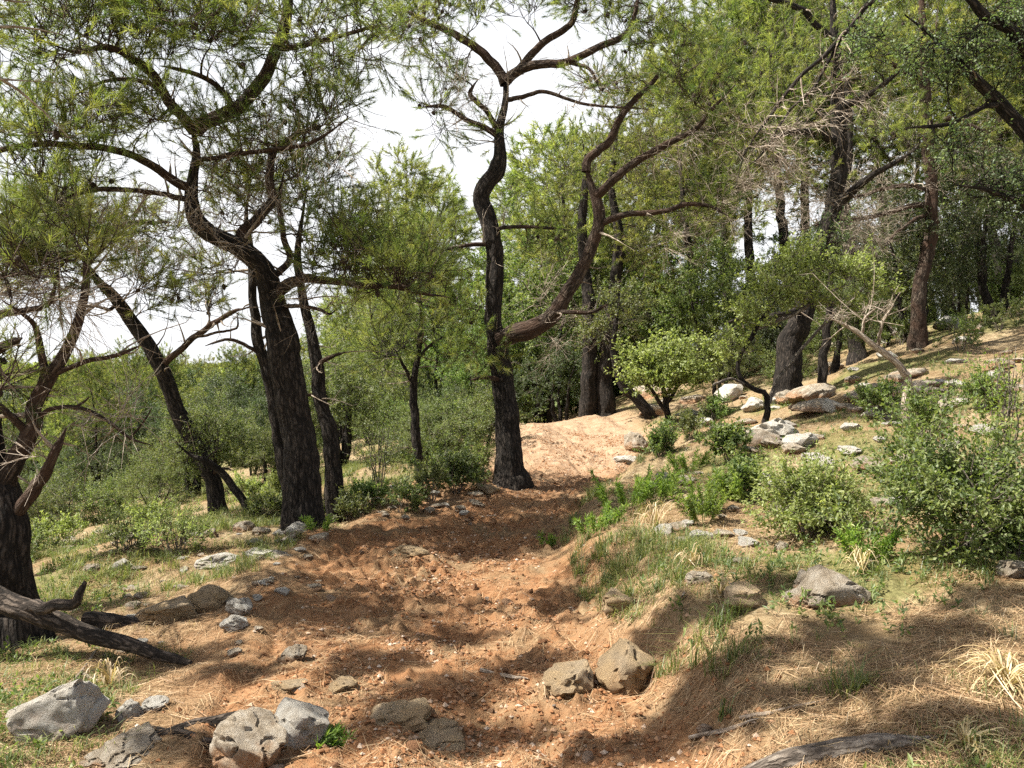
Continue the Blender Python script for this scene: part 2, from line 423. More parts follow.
def twigs(P, R, rs, per=4, L=.35, u0=.4, upb=.35, out=None, K=4, r=.004):
    m, K0, _ = P.shape
    T = nrm(np.gradient(P, axis=1))
    q = rs.rand(m, per) * (1 - u0) + u0; q[:, 0] = 1.0
    idx = np.clip((q * (K0 - 1)).astype(int), 0, K0 - 1)
    fr = q * (K0 - 1) - idx; idx2 = np.minimum(idx + 1, K0 - 1)
    ar = np.arange(m)[:, None]
    b = P[ar, idx] * (1 - fr[..., None]) + P[ar, idx2] * fr[..., None]
    d = nrm(T[ar, idx] + rs.randn(m, per, 3) * .65 + np.array([0, 0, upb]))
    l = L * (.5 + .8 * rs.rand(m, per, 1))
    d2 = nrm(d + rs.randn(m, per, 3) * .3 + np.array([0, 0, upb]))
    u = np.linspace(0, 1, K)[None, None, :, None]
    X = b[:, :, None, :] + l[:, :, None, :] * (u * d[:, :, None, :] * (1 - .5 * u) + .5 * u * u * d2[:, :, None, :])
    X = X.reshape(-1, K, 3)
    RR = np.repeat(np.linspace(r, r * .5, K)[None], len(X), 0)
    return X, RR

def skel_of(limbs):
    SP, SR, SD = [], [], []
    for P, R in limbs:
        T = nrm(np.gradient(P, axis=0))
        for a, b, c in zip(P, R, T):
            SP.append(a); SR.append(b); SD.append(c)
    return SP, SR, SD
def blob(px, py, rx, ry, Y, dY, n, rs):
    v = nrm(rs.randn(n, 3)) * (rs.rand(n, 1) ** .45)
    yy = Y + v[:, 1] * dY
    return np.stack([(px + v[:, 0] * rx - 512) / F * yy, yy, EYE - (py + v[:, 2] * ry - 384) / F * yy], 1)

cone_mesh = None
def get_cone():
    global cone_mesh
    if cone_mesh: return cone_mesh
    mb = MB(); nr, ns = 9, 10
    V = []
    for i in range(nr):
        t = i / (nr - 1); r = .026 * math.sin(pi * min(.97, t * .93 + .04)) ** .7 * (1.15 - .5 * t) + .001
        for j in range(ns):
            a = 2 * pi * (j + .5 * (i % 2)) / ns
            rr = r * (1.12 if (i + j) % 2 else .86)
            V.append((rr * math.cos(a), rr * math.sin(a), -.075 * t))
    Fq = [(i * ns + j, i * ns + (j + 1) % ns, (i + 1) * ns + (j + 1) % ns, (i + 1) * ns + j) for i in range(nr - 1) for j in range(ns)]
    mb.add(V, Fq); cone_mesh = mb.mesh('cone', [M['cone']], False)
    return cone_mesh

def traced_tree(name, label, cat, trunk, limbs, blobs, seed, fol='needle', bark='bark', limbbark='bark_red', near=True, group=None,
                tuft=32, L=.11, w=.0052, per=4, tl=.36, dead=.16, dens=2.0, cones=0, nseg=28, deadblobs=(), rough=.2, leafy=None, trunk_split=None, upb=.3):
    """a tree whose trunk and main limbs follow the photo: trunk, each limb, crown, cones"""
    rs = np.random.RandomState(seed)
    base = at(*trunk[0][:3]) if len(trunk[0]) == 4 else np.array(trunk[0][:3])
    by = trunk[0][2]; gzb = gz(base[0], by)
    root = thing(name, (base[0], by, gzb), label, cat, group)
    org = np.array([base[0], by, gzb])
    conv = lambda L_: ([at(a, b, c) for a, b, c, d in L_], [d * .5 / F * c for a, b, c, d in L_])
    P, R = conv(trunk)
    # a root flare sunk a little in the ground
    P = [np.array([P[0][0], P[0][1], gzb - .25])] + P; R = [R[0] * 1.35] + R
    sk = []
    mb = MB()
    Pr, Rr = tube(mb, P, R, nseg, .035 if near else .09, rough, seed)
    sk.append((Pr, Rr))
    mats = [M[bark]]
    me = mb.mesh('trunk', mats, True, org); link('trunk', me, root)
    for i, lb in enumerate(limbs):
        P, R = conv(lb)
        mb = MB()
        Pr, Rr = tube(mb, P, R, max(8, nseg // 2), .04 if near else .1, rough * .6, seed + i + 1, kfreq=1.6)
        sk.append((Pr, Rr))
        link('limb', mb.mesh('limb', [M[limbbark]], True, org), root)
    SP, SR, SD = skel_of(sk)
    mb = MB()
    if near:
        ns = 10 + 5 * len(limbs); stP = []; stR = []
        cand = [k for k in range(len(SP)) if SP[k][2] > gzb + 1.2 and .012 < SR[k] < .16]
        for k in (rs.choice(cand, min(ns, len(cand)), replace=False) if cand else []):
            d = nrm(np.cross(SD[k], rs.randn(3)) + .4 * SD[k] + .2 * rs.randn(3)); l = .08 + .5 * rs.rand() ** 2
            uu = np.linspace(0, 1, 5)[:, None]
            stP.append(SP[k] + d * l * uu + uu ** 2 * rs.randn(3) * .25 * l); stR.append(np.linspace(min(.5 * SR[k], .012 + .01 * rs.rand()), .003, 5))
        if stP:
            batch_tubes(mb, np.array(stP), np.array(stR), 6, 2)
            X, RR = twigs(np.array(stP), np.array(stR), rs, 2, .22, .4, .0, r=.003); batch_tubes(mb, X, RR, 3, 2)
    allP = None
    if len(blobs):
        tg = np.concatenate([blob(*b[:6], int(b[6] * dens), rs) for b in blobs])
        # only the upper tree bears limbs
        keep = [k for k in range(len(SP)) if SR[k] < .9 * max(SR) or True]
        zz = np.array(SP)[:, 2]; z0 = gzb + .28 * (zz.max() - gzb)
        ks = [k for k in range(len(SP)) if SP[k][2] > z0]
        BP, BR = grow([SP[k] for k in ks], [SR[k] for k in ks], [SD[k] for k in ks], tg, rs, upb=upb)
        batch_tubes(mb, BP, BR, 5, 1)
        TP, TR = twigs(BP, BR, rs, per, tl, .3, upb)
        batch_tubes(mb, TP, TR * 1.15, 3, 1)
        live = rs.rand(len(TP)) > dead
        E = TP[live]
        A = nrm(E[:, -1] - E[:, -2])
        C = E[:, -1]
        Mid = E[:, 2] ; A2 = nrm(E[:, 2] - E[:, 1])
        if leafy:
            leaves(mb, np.concatenate([C, Mid]), np.concatenate([A, A2]), leafy[0], leafy[1], leafy[2], .9, .16, 0, rs)
        else:
            needles(mb, C, A, int(tuft * 1.5), L, w, .5, .15, 0, rs)
            sel = rs.rand(len(Mid)) < .3
            needles(mb, Mid[sel], A2[sel], tuft, L, w, .6, .12, 0, rs)
        allP = TP
    if len(deadblobs):
        tg = np.concatenate([blob(*b, rs) for b in deadblobs])
        DP, DR = grow(SP, SR, SD, tg, rs, r0=.006, k=.006, wig=.3, upb=-.05, rtip=.002)
        DM = MB()
        batch_tubes(mb, DP, DR, 4, 2)
        X, RR = twigs(DP, DR, rs, 6, tl * 1.1, .2, -.05, r=.003); batch_tubes(mb, X, RR, 3, 2)
        X2, RR2 = twigs(X, RR, rs, 3, tl * .6, .2, -.1, r=.002); batch_tubes(mb, X2, RR2, 3, 2)
    if mb.n:
        link('crown', mb.mesh('crown', [M[fol], M[limbbark], M['deadwood']], False, org), root)
    if cones and allP is not None:
        cm = get_cone()
        idx = rs.choice(len(allP), min(cones, len(allP)), replace=False)
        for k in idx:
            o = link('cone', cm, root, tuple(allP[k][1] - org + np.array([0, 0, -.01])))
            o.rotation_euler = (rs.uniform(-.9, .9), rs.uniform(-.9, .9), rs.uniform(0, 6)); s = rs.uniform(.8, 1.15); o.scale = (s, s, s)
    return root

# ================================================================== SETTING
def build_ground():
    nx, ny = 760, 900
    u = np.linspace(-1, 1, nx); x = 2.0 * np.sinh(u * 5.9) / math.sinh(5.9) * 180 * .9
    x = np.sign(u) * (5.5 * np.abs(u) + 320 * np.abs(u) ** 7)
    v = np.linspace(0, 1, ny)
    y = np.interp(v, [0, .05, .62, .82, 1], [-45, 1.5, 15, 34, 480])
    # smooth growth of the rows
    k = np.ones(41) / 41; y = np.convolve(np.pad(y, 20, mode='edge'), k, 'valid'); y = np.sort(y + np.linspace(-1e-3, 1e-3, ny))
    X, Y = np.meshgrid(x, y)
    Z = terrain(X, Y)
    V = np.stack([X, Y, Z], -1).reshape(-1, 3)
    d, w = pathd(X, Y)
    edge = .22 * fbm(X * 1.6, Y * 1.6, o=4, seed=41)
    out = np.maximum(d - w, -d - w - .25)             # left edge blends further out
    red = 1 - sst(-.18, .5, out + edge)
    red = np.maximum(red, .75 * sst(.1, .55, fbm(X * .7, Y * .7, o=4, seed=55)) * np.exp(-np.maximum(0, out) / 1.5))
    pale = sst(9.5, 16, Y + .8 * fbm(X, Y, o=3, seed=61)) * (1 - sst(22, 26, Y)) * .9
    n = fbm(X * .8, Y * .8, o=4, seed=71)
    green = sst(.0, .6, n) * sst(.3, 1.0, out) * .7
    green = np.maximum(green, .35 * sst(25, 50, np.hypot(X, Y)))
    i = (np.arange(ny - 1)[:, None] * nx + np.arange(nx - 1)[None, :])
    Fq = np.stack([i, i + 1, i + nx + 1, i + nx], -1).reshape(-1, 4)
    cx = X[:-1, :-1].ravel(); cy = Y[:-1, :-1].ravel()
    onpath = ((out + .4 * edge) < .1)[:-1, :-1].ravel() & (cy > -20) & (cy < 60)
    far = (cy > 115)
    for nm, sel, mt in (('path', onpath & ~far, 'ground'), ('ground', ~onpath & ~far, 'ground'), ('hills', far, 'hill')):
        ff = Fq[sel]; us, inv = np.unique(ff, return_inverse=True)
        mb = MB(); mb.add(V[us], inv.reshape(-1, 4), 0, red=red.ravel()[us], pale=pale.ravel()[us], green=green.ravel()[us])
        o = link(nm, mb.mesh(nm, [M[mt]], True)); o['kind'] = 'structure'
build_ground()

# ---- grass, dry grass and fallen needles: nobody could count them
def scatter(n, rs, xr, ymax, ymin=2.2):
    yy = ymin + (ymax - ymin) * rs.rand(n) ** 1.7
    xx = (rs.rand(n) * 2 - 1) * (yy * .62 + .9) 
    return xx, yy
def masks(x, y):
    d, w = pathd(x, y)
    out = np.maximum(d - w, -d - w - .25)
    return d, out, fbm(x * .8, y * .8, o=4, seed=71), fbm(x * 1.9 + 7, y * 1.9, o=3, seed=81)
def blades(mb, x, y, rs, h, w, lean, var0):
    n = len(x)
    z = terrain(x, y) - .01
    hh = h * (.4 + .9 * rs.rand(n)); a = rs.rand(n) * 2 * pi
    dx = np.stack([np.cos(a), np.sin(a), np.zeros(n)], 1)
    s = np.stack([-np.sin(a), np.cos(a), np.zeros(n)], 1) * (w * (.6 + .7 * rs.rand(n)))[:, None] * .5
    b = np.stack([x, y, z], 1); ln = (lean * (.2 + rs.rand(n)))[:, None] * hh[:, None]
    m = b + dx * ln * .35 + np.stack([0 * hh, 0 * hh, hh * .6], 1)
    t = b + dx * ln * 1.15 + np.stack([0 * hh, 0 * hh, np.maximum(hh * (1 - .35 * lean * (.2 + rs.rand(n))), .012)], 1)
    V = np.stack([b - s, b + s, m + s * .8, m - s * .8, t], 1).reshape(-1, 3)
    i = np.arange(n)[:, None] * 5
    v = np.clip(var0 + .22 * rs.randn(n), 0, 1)
    mb.add(V, i + [[0, 1, 2, 3]], 0, var=np.repeat(v, 5)); 
    mb.F.append((i + [[3, 2, 4]]) + (mb.n - len(V))); mb.mi.append(0)
rs = np.random.RandomState(11)
mg = MB()
def tufts(mb, cx_, cy_, per, rad, h, w, lean, var0):
    n = len(cx_); k = np.repeat(np.arange(n), per)
    a = rs.rand(n * per) * 6.28; r = rad * (.4 + rs.rand(n))[k] * rs.rand(n * per) ** .7
    hs = (.5 + .9 * rs.rand(n))[k]
    blades(mb, cx_[k] + np.cos(a) * r, cy_[k] + np.sin(a) * r, rs, h * hs, w, lean, np.clip(var0 + .25 * rs.randn(n), 0, 1)[k])
x, y = scatter(30000, rs, 9, 28)
d, out, n1, n2 = masks(x, y)
pg = sst(-.05, .5, n1 + .5 * n2) * sst(.15, .6, out) + .05 * sst(.2, .6, out)
sel = rs.rand(len(x)) < pg * .55
tufts(mg, x[sel], y[sel], 16, .05, .085, .0038, 1.25, .45)
x2 = rs.rand(2600); yy = 3.6 + 14 * rs.rand(2600) ** 1.2
xx = np.interp(yy, _ty, _xc) + np.interp(yy, _ty, _w) + .08 + .9 * x2 ** 1.4
sel = rs.rand(2600) < sst(.05, .6, fbm(xx * 2.0, yy * 2.0, o=3, seed=91)) * .6
tufts(mg, xx[sel], yy[sel], 22, .05, .14, .0045, 1.1, .55)
x = rs.uniform(-6, -.9, 5000); y = rs.uniform(7, 17, 5000); d, out, n1, n2 = masks(x, y)
sel = (out > .15) & (rs.rand(5000) < sst(-.25, .5, n2))
tufts(mg, x[sel], y[sel], 18, .06, .13, .005, 1.2, .65)
mw = MB()
x, y = scatter(16000, rs, 9, 26); d, out, n1, n2 = masks(x, y)
pw = sst(-.1, .5, n1 - .6 * n2 + .25 * (d > 0)) * sst(.2, .7, out)
sel = rs.rand(len(x)) < pw * .5
c = np.stack([x[sel], y[sel], terrain(x[sel], y[sel])], 1); up_ = nrm(np.array([0, 0, 1.]) + .3 * rs.randn(len(c), 3))
for q in (.02, .05, .085):
    kk = rs.rand(len(c)) < 1.25 - q * 9; leaves(mw, c[kk] + up_[kk] * q + .012 * rs.randn(kk.sum(), 3), up_[kk], 6, .038, .015, .8, .04, 0, rs, .1)
tag(link('weeds', mw.mesh('weeds', [M['bush']], False)), 'low leafy weeds spread over the banks beside the path', 'weeds', None, 'stuff')
tag(link('grass', mg.mesh('grass', [M['grass']], False)), 'short green grass growing in patches beside the dirt path', 'grass', None, 'stuff')
ms = MB()
x, y = scatter(200000, rs, 9, 26)
d, out, n1, n2 = masks(x, y)
pd_ = sst(-.1, .5, -n1 + .5 * n2) * sst(.1, .6, out)
sel = rs.rand(len(x)) < pd_ * .22
blades(ms, x[sel], y[sel], rs, .085, .0034, 1.7, .5)
tag(link('dry_grass', ms.mesh('dry_grass', [M['straw']], False)), 'straw coloured dry grass on the slopes beside the path', 'dry grass', None, 'stuff')
ml = MB()
x, y = scatter(240000, rs, 9, 16)
d, out, n1, n2 = masks(x, y)
sel = rs.rand(len(x)) < (.28 + .72 * sst(-.1, .5, out)) * sst(-.5, .4, n2 + .3)
x, y = x[sel], y[sel]; n = len(x)
a = rs.rand(n) * 2 * pi; l = .05 + .09 * rs.rand(n)
p0 = np.stack([x, y, terrain(x, y) + .004 + .012 * rs.rand(n)], 1)
xe, ye = x + np.cos(a) * l, y + np.sin(a) * l
p1 = np.stack([xe, ye, terrain(xe, ye) + .004 + .022 * rs.rand(n)], 1)
s = np.stack([-np.sin(a), np.cos(a), .4 * rs.randn(n)], 1) * .0011
V = np.stack([p0 - s, p0 + s, p1 + s, p1 - s], 1).reshape(-1, 3)
ml.add(V, np.arange(len(V)).reshape(-1, 4), 0, var=np.repeat(np.clip(.5 + .3 * rs.randn(n), 0, 1), 4))
tag(link('fallen_needles', ml.mesh('fallen_needles', [M['litter']], False)), 'brown fallen pine needles strewn over the ground', 'needle litter', None, 'stuff')

rs = np.random.RandomState(23)
n = 70000
yy = 2.4 + 15 * rs.rand(n) ** 1.5; w_ = np.interp(yy, _ty, _w); xc_ = np.interp(yy, _ty, _xc)
xx = xc_ + w_ * np.clip(rs.randn(n) * .62 + .15, -2.2, 1.7)
keep = fbm(xx * 2.2, yy * 2.2, o=3, seed=95) > rs.rand(n) * .9 - .5
xx, yy = xx[keep], yy[keep]; n = len(xx)
sz = .0035 + .017 * rs.rand(n) ** 4
oc = np.array([(1, 0, 0), (-1, 0, 0), (0, 1, 0), (0, -1, 0), (0, 0, 1), (0, 0, -1)], float)
fo = np.array([(0, 2, 4), (2, 1, 4), (1, 3, 4), (3, 0, 4), (2, 0, 5), (1, 2, 5), (3, 1, 5), (0, 3, 5)])
an = rs.rand(n) * 6.28; ca, sa = np.cos(an)[:, None], np.sin(an)[:, None]
Vv = oc[None] * (sz[:, None, None] * rs.uniform(.6, 1.3, (n, 6, 1))) * np.array([1, 1, .75])
Vx = Vv[..., 0] * ca - Vv[..., 1] * sa; Vy = Vv[..., 0] * sa + Vv[..., 1] * ca
V = np.stack([Vx + xx[:, None], Vy + yy[:, None], Vv[..., 2] + (terrain(xx, yy) + sz * .25)[:, None]], -1).reshape(-1, 3)
mgv = MB(); mgv.add(V, (np.arange(n)[:, None, None] * 6 + fo[None]).reshape(-1, 3), 0, var=np.repeat(rs.rand(n), 6))
m_, nt_, out_ = newmat('gravel')
bsdf(nt_, out_, ramp(nt_, attr(nt_, 'var').outputs['Fac'], [(0, (.14, .065, .03)), (.5, (.27, .135, .065)), (.88, (.34, .21, .125)), (1, (.46, .38, .3))]), .95, None, .1)
tag(link('gravel', mgv.mesh('gravel', [m_], False)), 'reddish crumbs of soil and pebbles strewn on the path', 'gravel', None, 'stuff')

# ================================================================== NEAR TREES (traced)
T = traced_tree
T('pine_tree', 'big dark trunked pine at the left path edge with trunk bent left near its top', 'pine tree',
  [(308, 534, 9, 44), (305, 500, 9, 38), (303, 470, 9, 36), (298, 430, 9, 33), (288, 380, 9, 31), (278, 330, 9, 29), (271, 298, 9, 25), (265, 274, 8.95, 22),
   (256, 261, 8.9, 20), (240, 248, 8.85, 18), (222, 238, 8.8, 17), (205, 228, 8.8, 16.5), (195, 215, 8.8, 16), (191, 195, 8.8, 15), (194, 170, 8.8, 15), (197, 150, 8.8, 15), (194, 130, 8.8, 14)],
  [[(194, 132, 8.8, 11), (182, 116, 8.7, 10), (168, 100, 8.6, 10), (156, 78, 8.5, 9), (137, 62, 8.4, 8), (109, 47, 8.3, 6), (78, 52, 8.2, 5), (50, 44, 8.1, 4)],
   [(195, 132, 8.8, 14), (207, 121, 8.8, 14), (234, 109, 8.85, 14), (254, 90, 8.9, 13), (270, 66, 8.9, 12), (277, 47, 8.9, 11.5), (285, 23, 8.9, 11), (289, -5, 8.9, 10), (298, -60, 8.9, 8), (290, -120, 8.9, 6)],
   [(244, 248, 8.85, 12), (242, 234, 8.9, 11), (254, 222, 9.0, 11), (267, 207, 9.05, 10), (273, 197, 9.1, 10), (270, 182, 9.1, 9), (271, 158, 9.2, 8), (281, 145, 9.2, 7), (300, 133, 9.2, 6), (325, 124, 9.2, 4)],
   [(190, 188, 8.8, 9), (172, 180, 8.7, 9), (148, 164, 8.6, 8), (117, 150, 8.5, 7), (78, 146, 8.4, 6.5), (39, 144, 8.3, 6), (0, 150, 8.2, 6), (-60, 168, 8.1, 4)],
   [(189, 200, 8.8, 6), (156, 193, 8.6, 5), (98, 189, 8.3, 5), (58, 199, 8.2, 4.5), (0, 215, 8.0, 4), (-40, 222, 7.9, 3)],
   [(274, 296, 9, 13), (286, 286, 8.95, 12), (298, 280, 8.9, 10), (309, 278, 8.85, 9), (321, 280, 8.8, 8), (346, 282, 8.7, 7), (366, 286, 8.6, 6), (395, 287, 8.5, 5), (425, 294, 8.4, 4), (450, 297, 8.4, 3)],
   [(268, 280, 9, 8), (280, 270, 9.1, 7), (290, 258, 9.15, 6.5), (284, 239, 9.2, 6), (281, 220, 9.2, 5.5), (279, 200, 9.25, 5), (284, 172, 9.3, 4)],
   [(197, 160, 8.8, 5), (215, 158, 8.7, 5), (240, 153, 8.6, 5), (270, 150, 8.55, 4.5), (310, 143, 8.5, 4), (345, 121, 8.5, 3)],
   [(234, 109, 8.85, 7), (222, 90, 8.8, 6), (205, 78, 8.7, 5), (185, 71, 8.6, 4), (160, 66, 8.5, 3)],
   [(277, 50, 8.9, 6), (300, 46, 8.8, 5.5), (325, 40, 8.7, 5), (350, 33, 8.6, 4), (385, 24, 8.6, 3)],
   [(285, 306, 9, 5), (300, 306, 8.8, 4), (318, 309, 8.7, 3.5), (329, 314, 8.6, 3), (337, 309, 8.6, 2)],
   [(168, 100, 8.6, 5), (150, 84, 8.5, 5), (120, 79, 8.4, 4), (92, 86, 8.3, 3), (72, 98, 8.2, 2)]],
  [(60, 30, 80, 50, 8.3, 1.2, 55), (150, 15, 70, 45, 8.5, 1.2, 45), (230, 25, 60, 45, 8.8, 1.3, 40), (335, 40, 60, 60, 8.8, 1.2, 40), (50, 130, 75, 35, 8.2, 1.1, 34), (130, 110, 50, 35, 8.5, 1., 20),
   (40, 225, 60, 35, 8.0, 1.0, 26), (240, 120, 50, 45, 9, 1.2, 22), (320, 110, 50, 35, 9, 1., 18), (345, 250, 60, 38, 8.8, .9, 40), (400, 275, 50, 26, 8.5, .7, 22), (230, 175, 40, 30, 8.9, 1, 8), (285, 165, 22, 20, 9.2, .5, 8), (60, 170, 60, 25, 8.1, .8, 14),
   (100, -90, 150, 60, 8.5, 1.8, 45), (280, -110, 120, 60, 8.9, 1.8, 40)],
  101, cones=90, tuft=28, deadblobs=[(110, 215, 90, 40, 8.3, 1, 26), (230, 200, 60, 60, 8.7, 1, 22), (330, 300, 40, 20, 8.6, .5, 8), (120, 100, 90, 50, 8.4, 1, 16), (320, 150, 60, 50, 8.8, 1, 14)], nseg=44)
T('pine_tree', 'slim pine stem rising just left behind the big dark trunk', 'pine tree',
  [(296, 512, 10.3, 14), (290, 496, 10.3, 13), (278, 441, 10.3, 12), (271, 389, 10.3, 12), (260, 350, 10.3, 11), (256, 325, 10.3, 10), (252, 295, 10.3, 9), (252, 260, 10.3, 8), (246, 220, 10.3, 6), (250, 180, 10.3, 4)],
  [[(262, 355, 10.3, 4), (240, 342, 10.2, 3.5), (224, 340, 10.1, 3), (205, 346, 10, 2)]],
  [(235, 190, 40, 45, 10.3, .9, 16), (270, 215, 30, 30, 10.4, .7, 8), (215, 270, 30, 25, 10.3, .7, 9), (250, 178, 16, 14, 10.3, .4, 6)], 102, cones=6, nseg=20, dead=.3)
T('pine_tree', 'straight narrow pine stem close behind the right side of the big dark trunk', 'pine tree',
  [(335, 500, 10.4, 20), (333, 470, 10.4, 17), (329, 435, 10.4, 16), (320, 395, 10.4, 14), (315, 358, 10.4, 12), (309, 325, 10.4, 10), (303, 295, 10.4, 9), (297, 262, 10.4, 8), (300, 230, 10.4, 6), (306, 190, 10.4, 4)],
  [[(316, 366, 10.4, 5), (330, 357, 10.2, 4), (345, 352, 10.1, 2.5)], [(322, 400, 10.4, 4), (310, 395, 10.2, 3), (303, 397, 10.1, 2)]],
  [(320, 180, 40, 40, 10.5, .9, 14), (355, 225, 35, 28, 10.4, .8, 12), (290, 150, 30, 30, 10.5, .8, 8), (306, 186, 16, 14, 10.4, .4, 6)], 103, cones=6, nseg=20, dead=.3)
T('pine_tree', 'leaning pine with slender trunk tilting left below the path', 'pine tree',
  [(222, 528, 11, 20), (219, 508, 11, 18), (213, 484, 11, 17), (199, 453, 11, 16.5), (183, 422, 11, 16), (172, 394, 11, 15), (158, 363, 11, 14.5), (144, 340, 11, 14), (129, 320, 11, 13), (113, 297, 10.9, 12), (98, 281, 10.9, 11), (88, 265, 10.8, 10), (82, 250, 10.8, 9)],
  [[(162, 366, 11, 7), (178, 352, 10.8, 6.5), (195, 337, 10.6, 6), (210, 325, 10.4, 5.5), (228, 314, 10.2, 5), (250, 307, 10, 3.5)],
   [(85, 258, 10.8, 7), (70, 243, 10.7, 6), (52, 232, 10.6, 5), (20, 228, 10.4, 4), (-15, 234, 10.3, 3)],
   [(88, 264, 10.8, 7), (95, 245, 10.9, 6.5), (112, 230, 11, 6), (140, 222, 11.1, 5), (170, 222, 11.2, 4)],
   [(195, 337, 10.6, 3), (215, 333, 10.4, 2.6), (236, 328, 10.3, 2.2), (238, 312, 10.2, 1.6)],
   [(118, 303, 11, 4), (108, 310, 10.8, 3.5), (92, 305, 10.6, 3), (74, 312, 10.5, 2)],
   [(210, 476, 11, 4), (222, 468, 10.8, 3.2), (232, 470, 10.7, 2)]],
  [(50, 215, 70, 35, 10.6, 1.1, 40), (140, 230, 55, 30, 11, 1, 26), (150, 285, 35, 28, 11, .8, 16), (200, 300, 30, 18, 10.6, .6, 8), (60, 260, 60, 18, 10.5, .8, 10), (-20, 250, 40, 40, 10.4, 1, 12)],
  104, cones=22, nseg=24, deadblobs=[(60, 285, 70, 22, 10.6, .8, 20), (150, 255, 50, 25, 10.8, .8, 10)])
T('leaning_tree', 'thin leaning dark stem sloping left up from the white stones', 'tree',
  [(270, 543, 10.6, 12), (262, 530, 10.6, 10), (250, 513, 10.6, 9), (236, 494, 10.6, 8), (222, 476, 10.6, 7), (206, 462, 10.5, 6), (190, 455, 10.5, 4), (176, 440, 10.4, 3)],
  [], [(200, 445, 28, 25, 10.6, .5, 12)], 105, fol='maquis', bark='bark', limbbark='bark', nseg=16, leafy=(7, .035, .02), tl=.22)
T('pine_tree', 'old thick pine cut by the left picture edge with several crooked limbs', 'pine tree',
  [(6, 636, 6, 66), (6, 600, 6, 60), (4, 560, 6, 52), (1, 520, 6, 46), (-5, 490, 6, 40), (-12, 450, 6, 32), (-18, 390, 6, 28), (-14, 330, 6, 24), (-28, 260, 6, 20), (-20, 190, 6, 17), (-38, 110, 6, 14), (-30, 30, 6, 11), (-50, -80, 6, 9)],
  [[(0, 495, 6, 22), (10, 472, 6, 19), (23, 446, 6, 17), (32, 425, 6, 16), (33, 404, 6, 15), (44, 384, 6, 14), (59, 360, 6, 12), (74, 332, 6.05, 10), (82, 309, 6.1, 9), (86, 285, 6.1, 8), (84, 262, 6.1, 6), (76, 240, 6.1, 4)],
   [(40, 390, 6, 9), (44, 376, 6, 8), (42, 360, 5.95, 7.5), (39, 340, 5.9, 6.5), (34, 325, 5.9, 5), (20, 312, 5.8, 3.5), (2, 300, 5.7, 2.5)],
   [(12, 520, 6, 15), (22, 506, 5.95, 14), (39, 482, 5.9, 12.5), (52, 459, 5.85, 10), (60, 442, 5.85, 8), (66, 428, 5.85, 5)],
   [(35, 425, 6, 6), (41, 416, 6, 5), (53, 408, 6, 4.5), (75, 407, 6, 4.2), (92, 412, 6, 3.6), (109, 422, 6, 3.2), (130, 438, 6, 2.8), (154, 446, 6, 2)],
   [(75, 407, 6, 3), (84, 402, 6, 2.4), (89, 397, 6, 1.6)], [(130, 438, 6, 2.4), (142, 424, 6, 2.2), (152, 408, 6, 1.6)],
   [(58, 372, 6, 7), (68, 368, 6, 5.5), (92, 360, 6, 5), (117, 355, 6, 4.2), (142, 345, 6, 3)],
   [(27, 432, 6, 8), (12, 418, 5.9, 7.5), (0, 406, 5.8, 7), (-14, 398, 5.8, 6)],
   [(-14, 330, 6, 9), (0, 316, 5.9, 8), (20, 312, 5.85, 7), (47, 305, 5.8, 5), (54, 290, 5.8, 4), (58, 268, 5.8, 3)],
   [(-18, 370, 6, 14), (-5, 352, 5.9, 11), (10, 344, 5.85, 9), (22, 338, 5.8, 5)],
   [(-30, 40, 6, 9), (20, -40, 6, 8), (90, -110, 6, 6), (180, -170, 6, 4)], [(-38, 110, 6, 9), (-120, 60, 6, 8), (-200, 20, 6, 6)],
   [(-40, -40, 6, 8), (-20, -160, 5.4, 7), (40, -260, 4.8, 6), (90, -330, 4.2, 4)]],
  [(20, 270, 45, 35, 6, .8, 14), (70, 250, 40, 25, 6.1, .6, 8), (0, 380, 24, 24, 5.9, .5, 5), (-120, 40, 100, 60, 6, 1.2, 26), (110, -140, 80, 50, 6, .8, 22), (-180, -180, 100, 70, 6, 1.0, 24)],
  106, cones=22, nseg=44, deadblobs=[(50, 300, 55, 30, 5.9, .5, 20), (20, 440, 24, 20, 5.9, .3, 4), (110, 420, 40, 20, 6, .3, 6)], tuft=28)
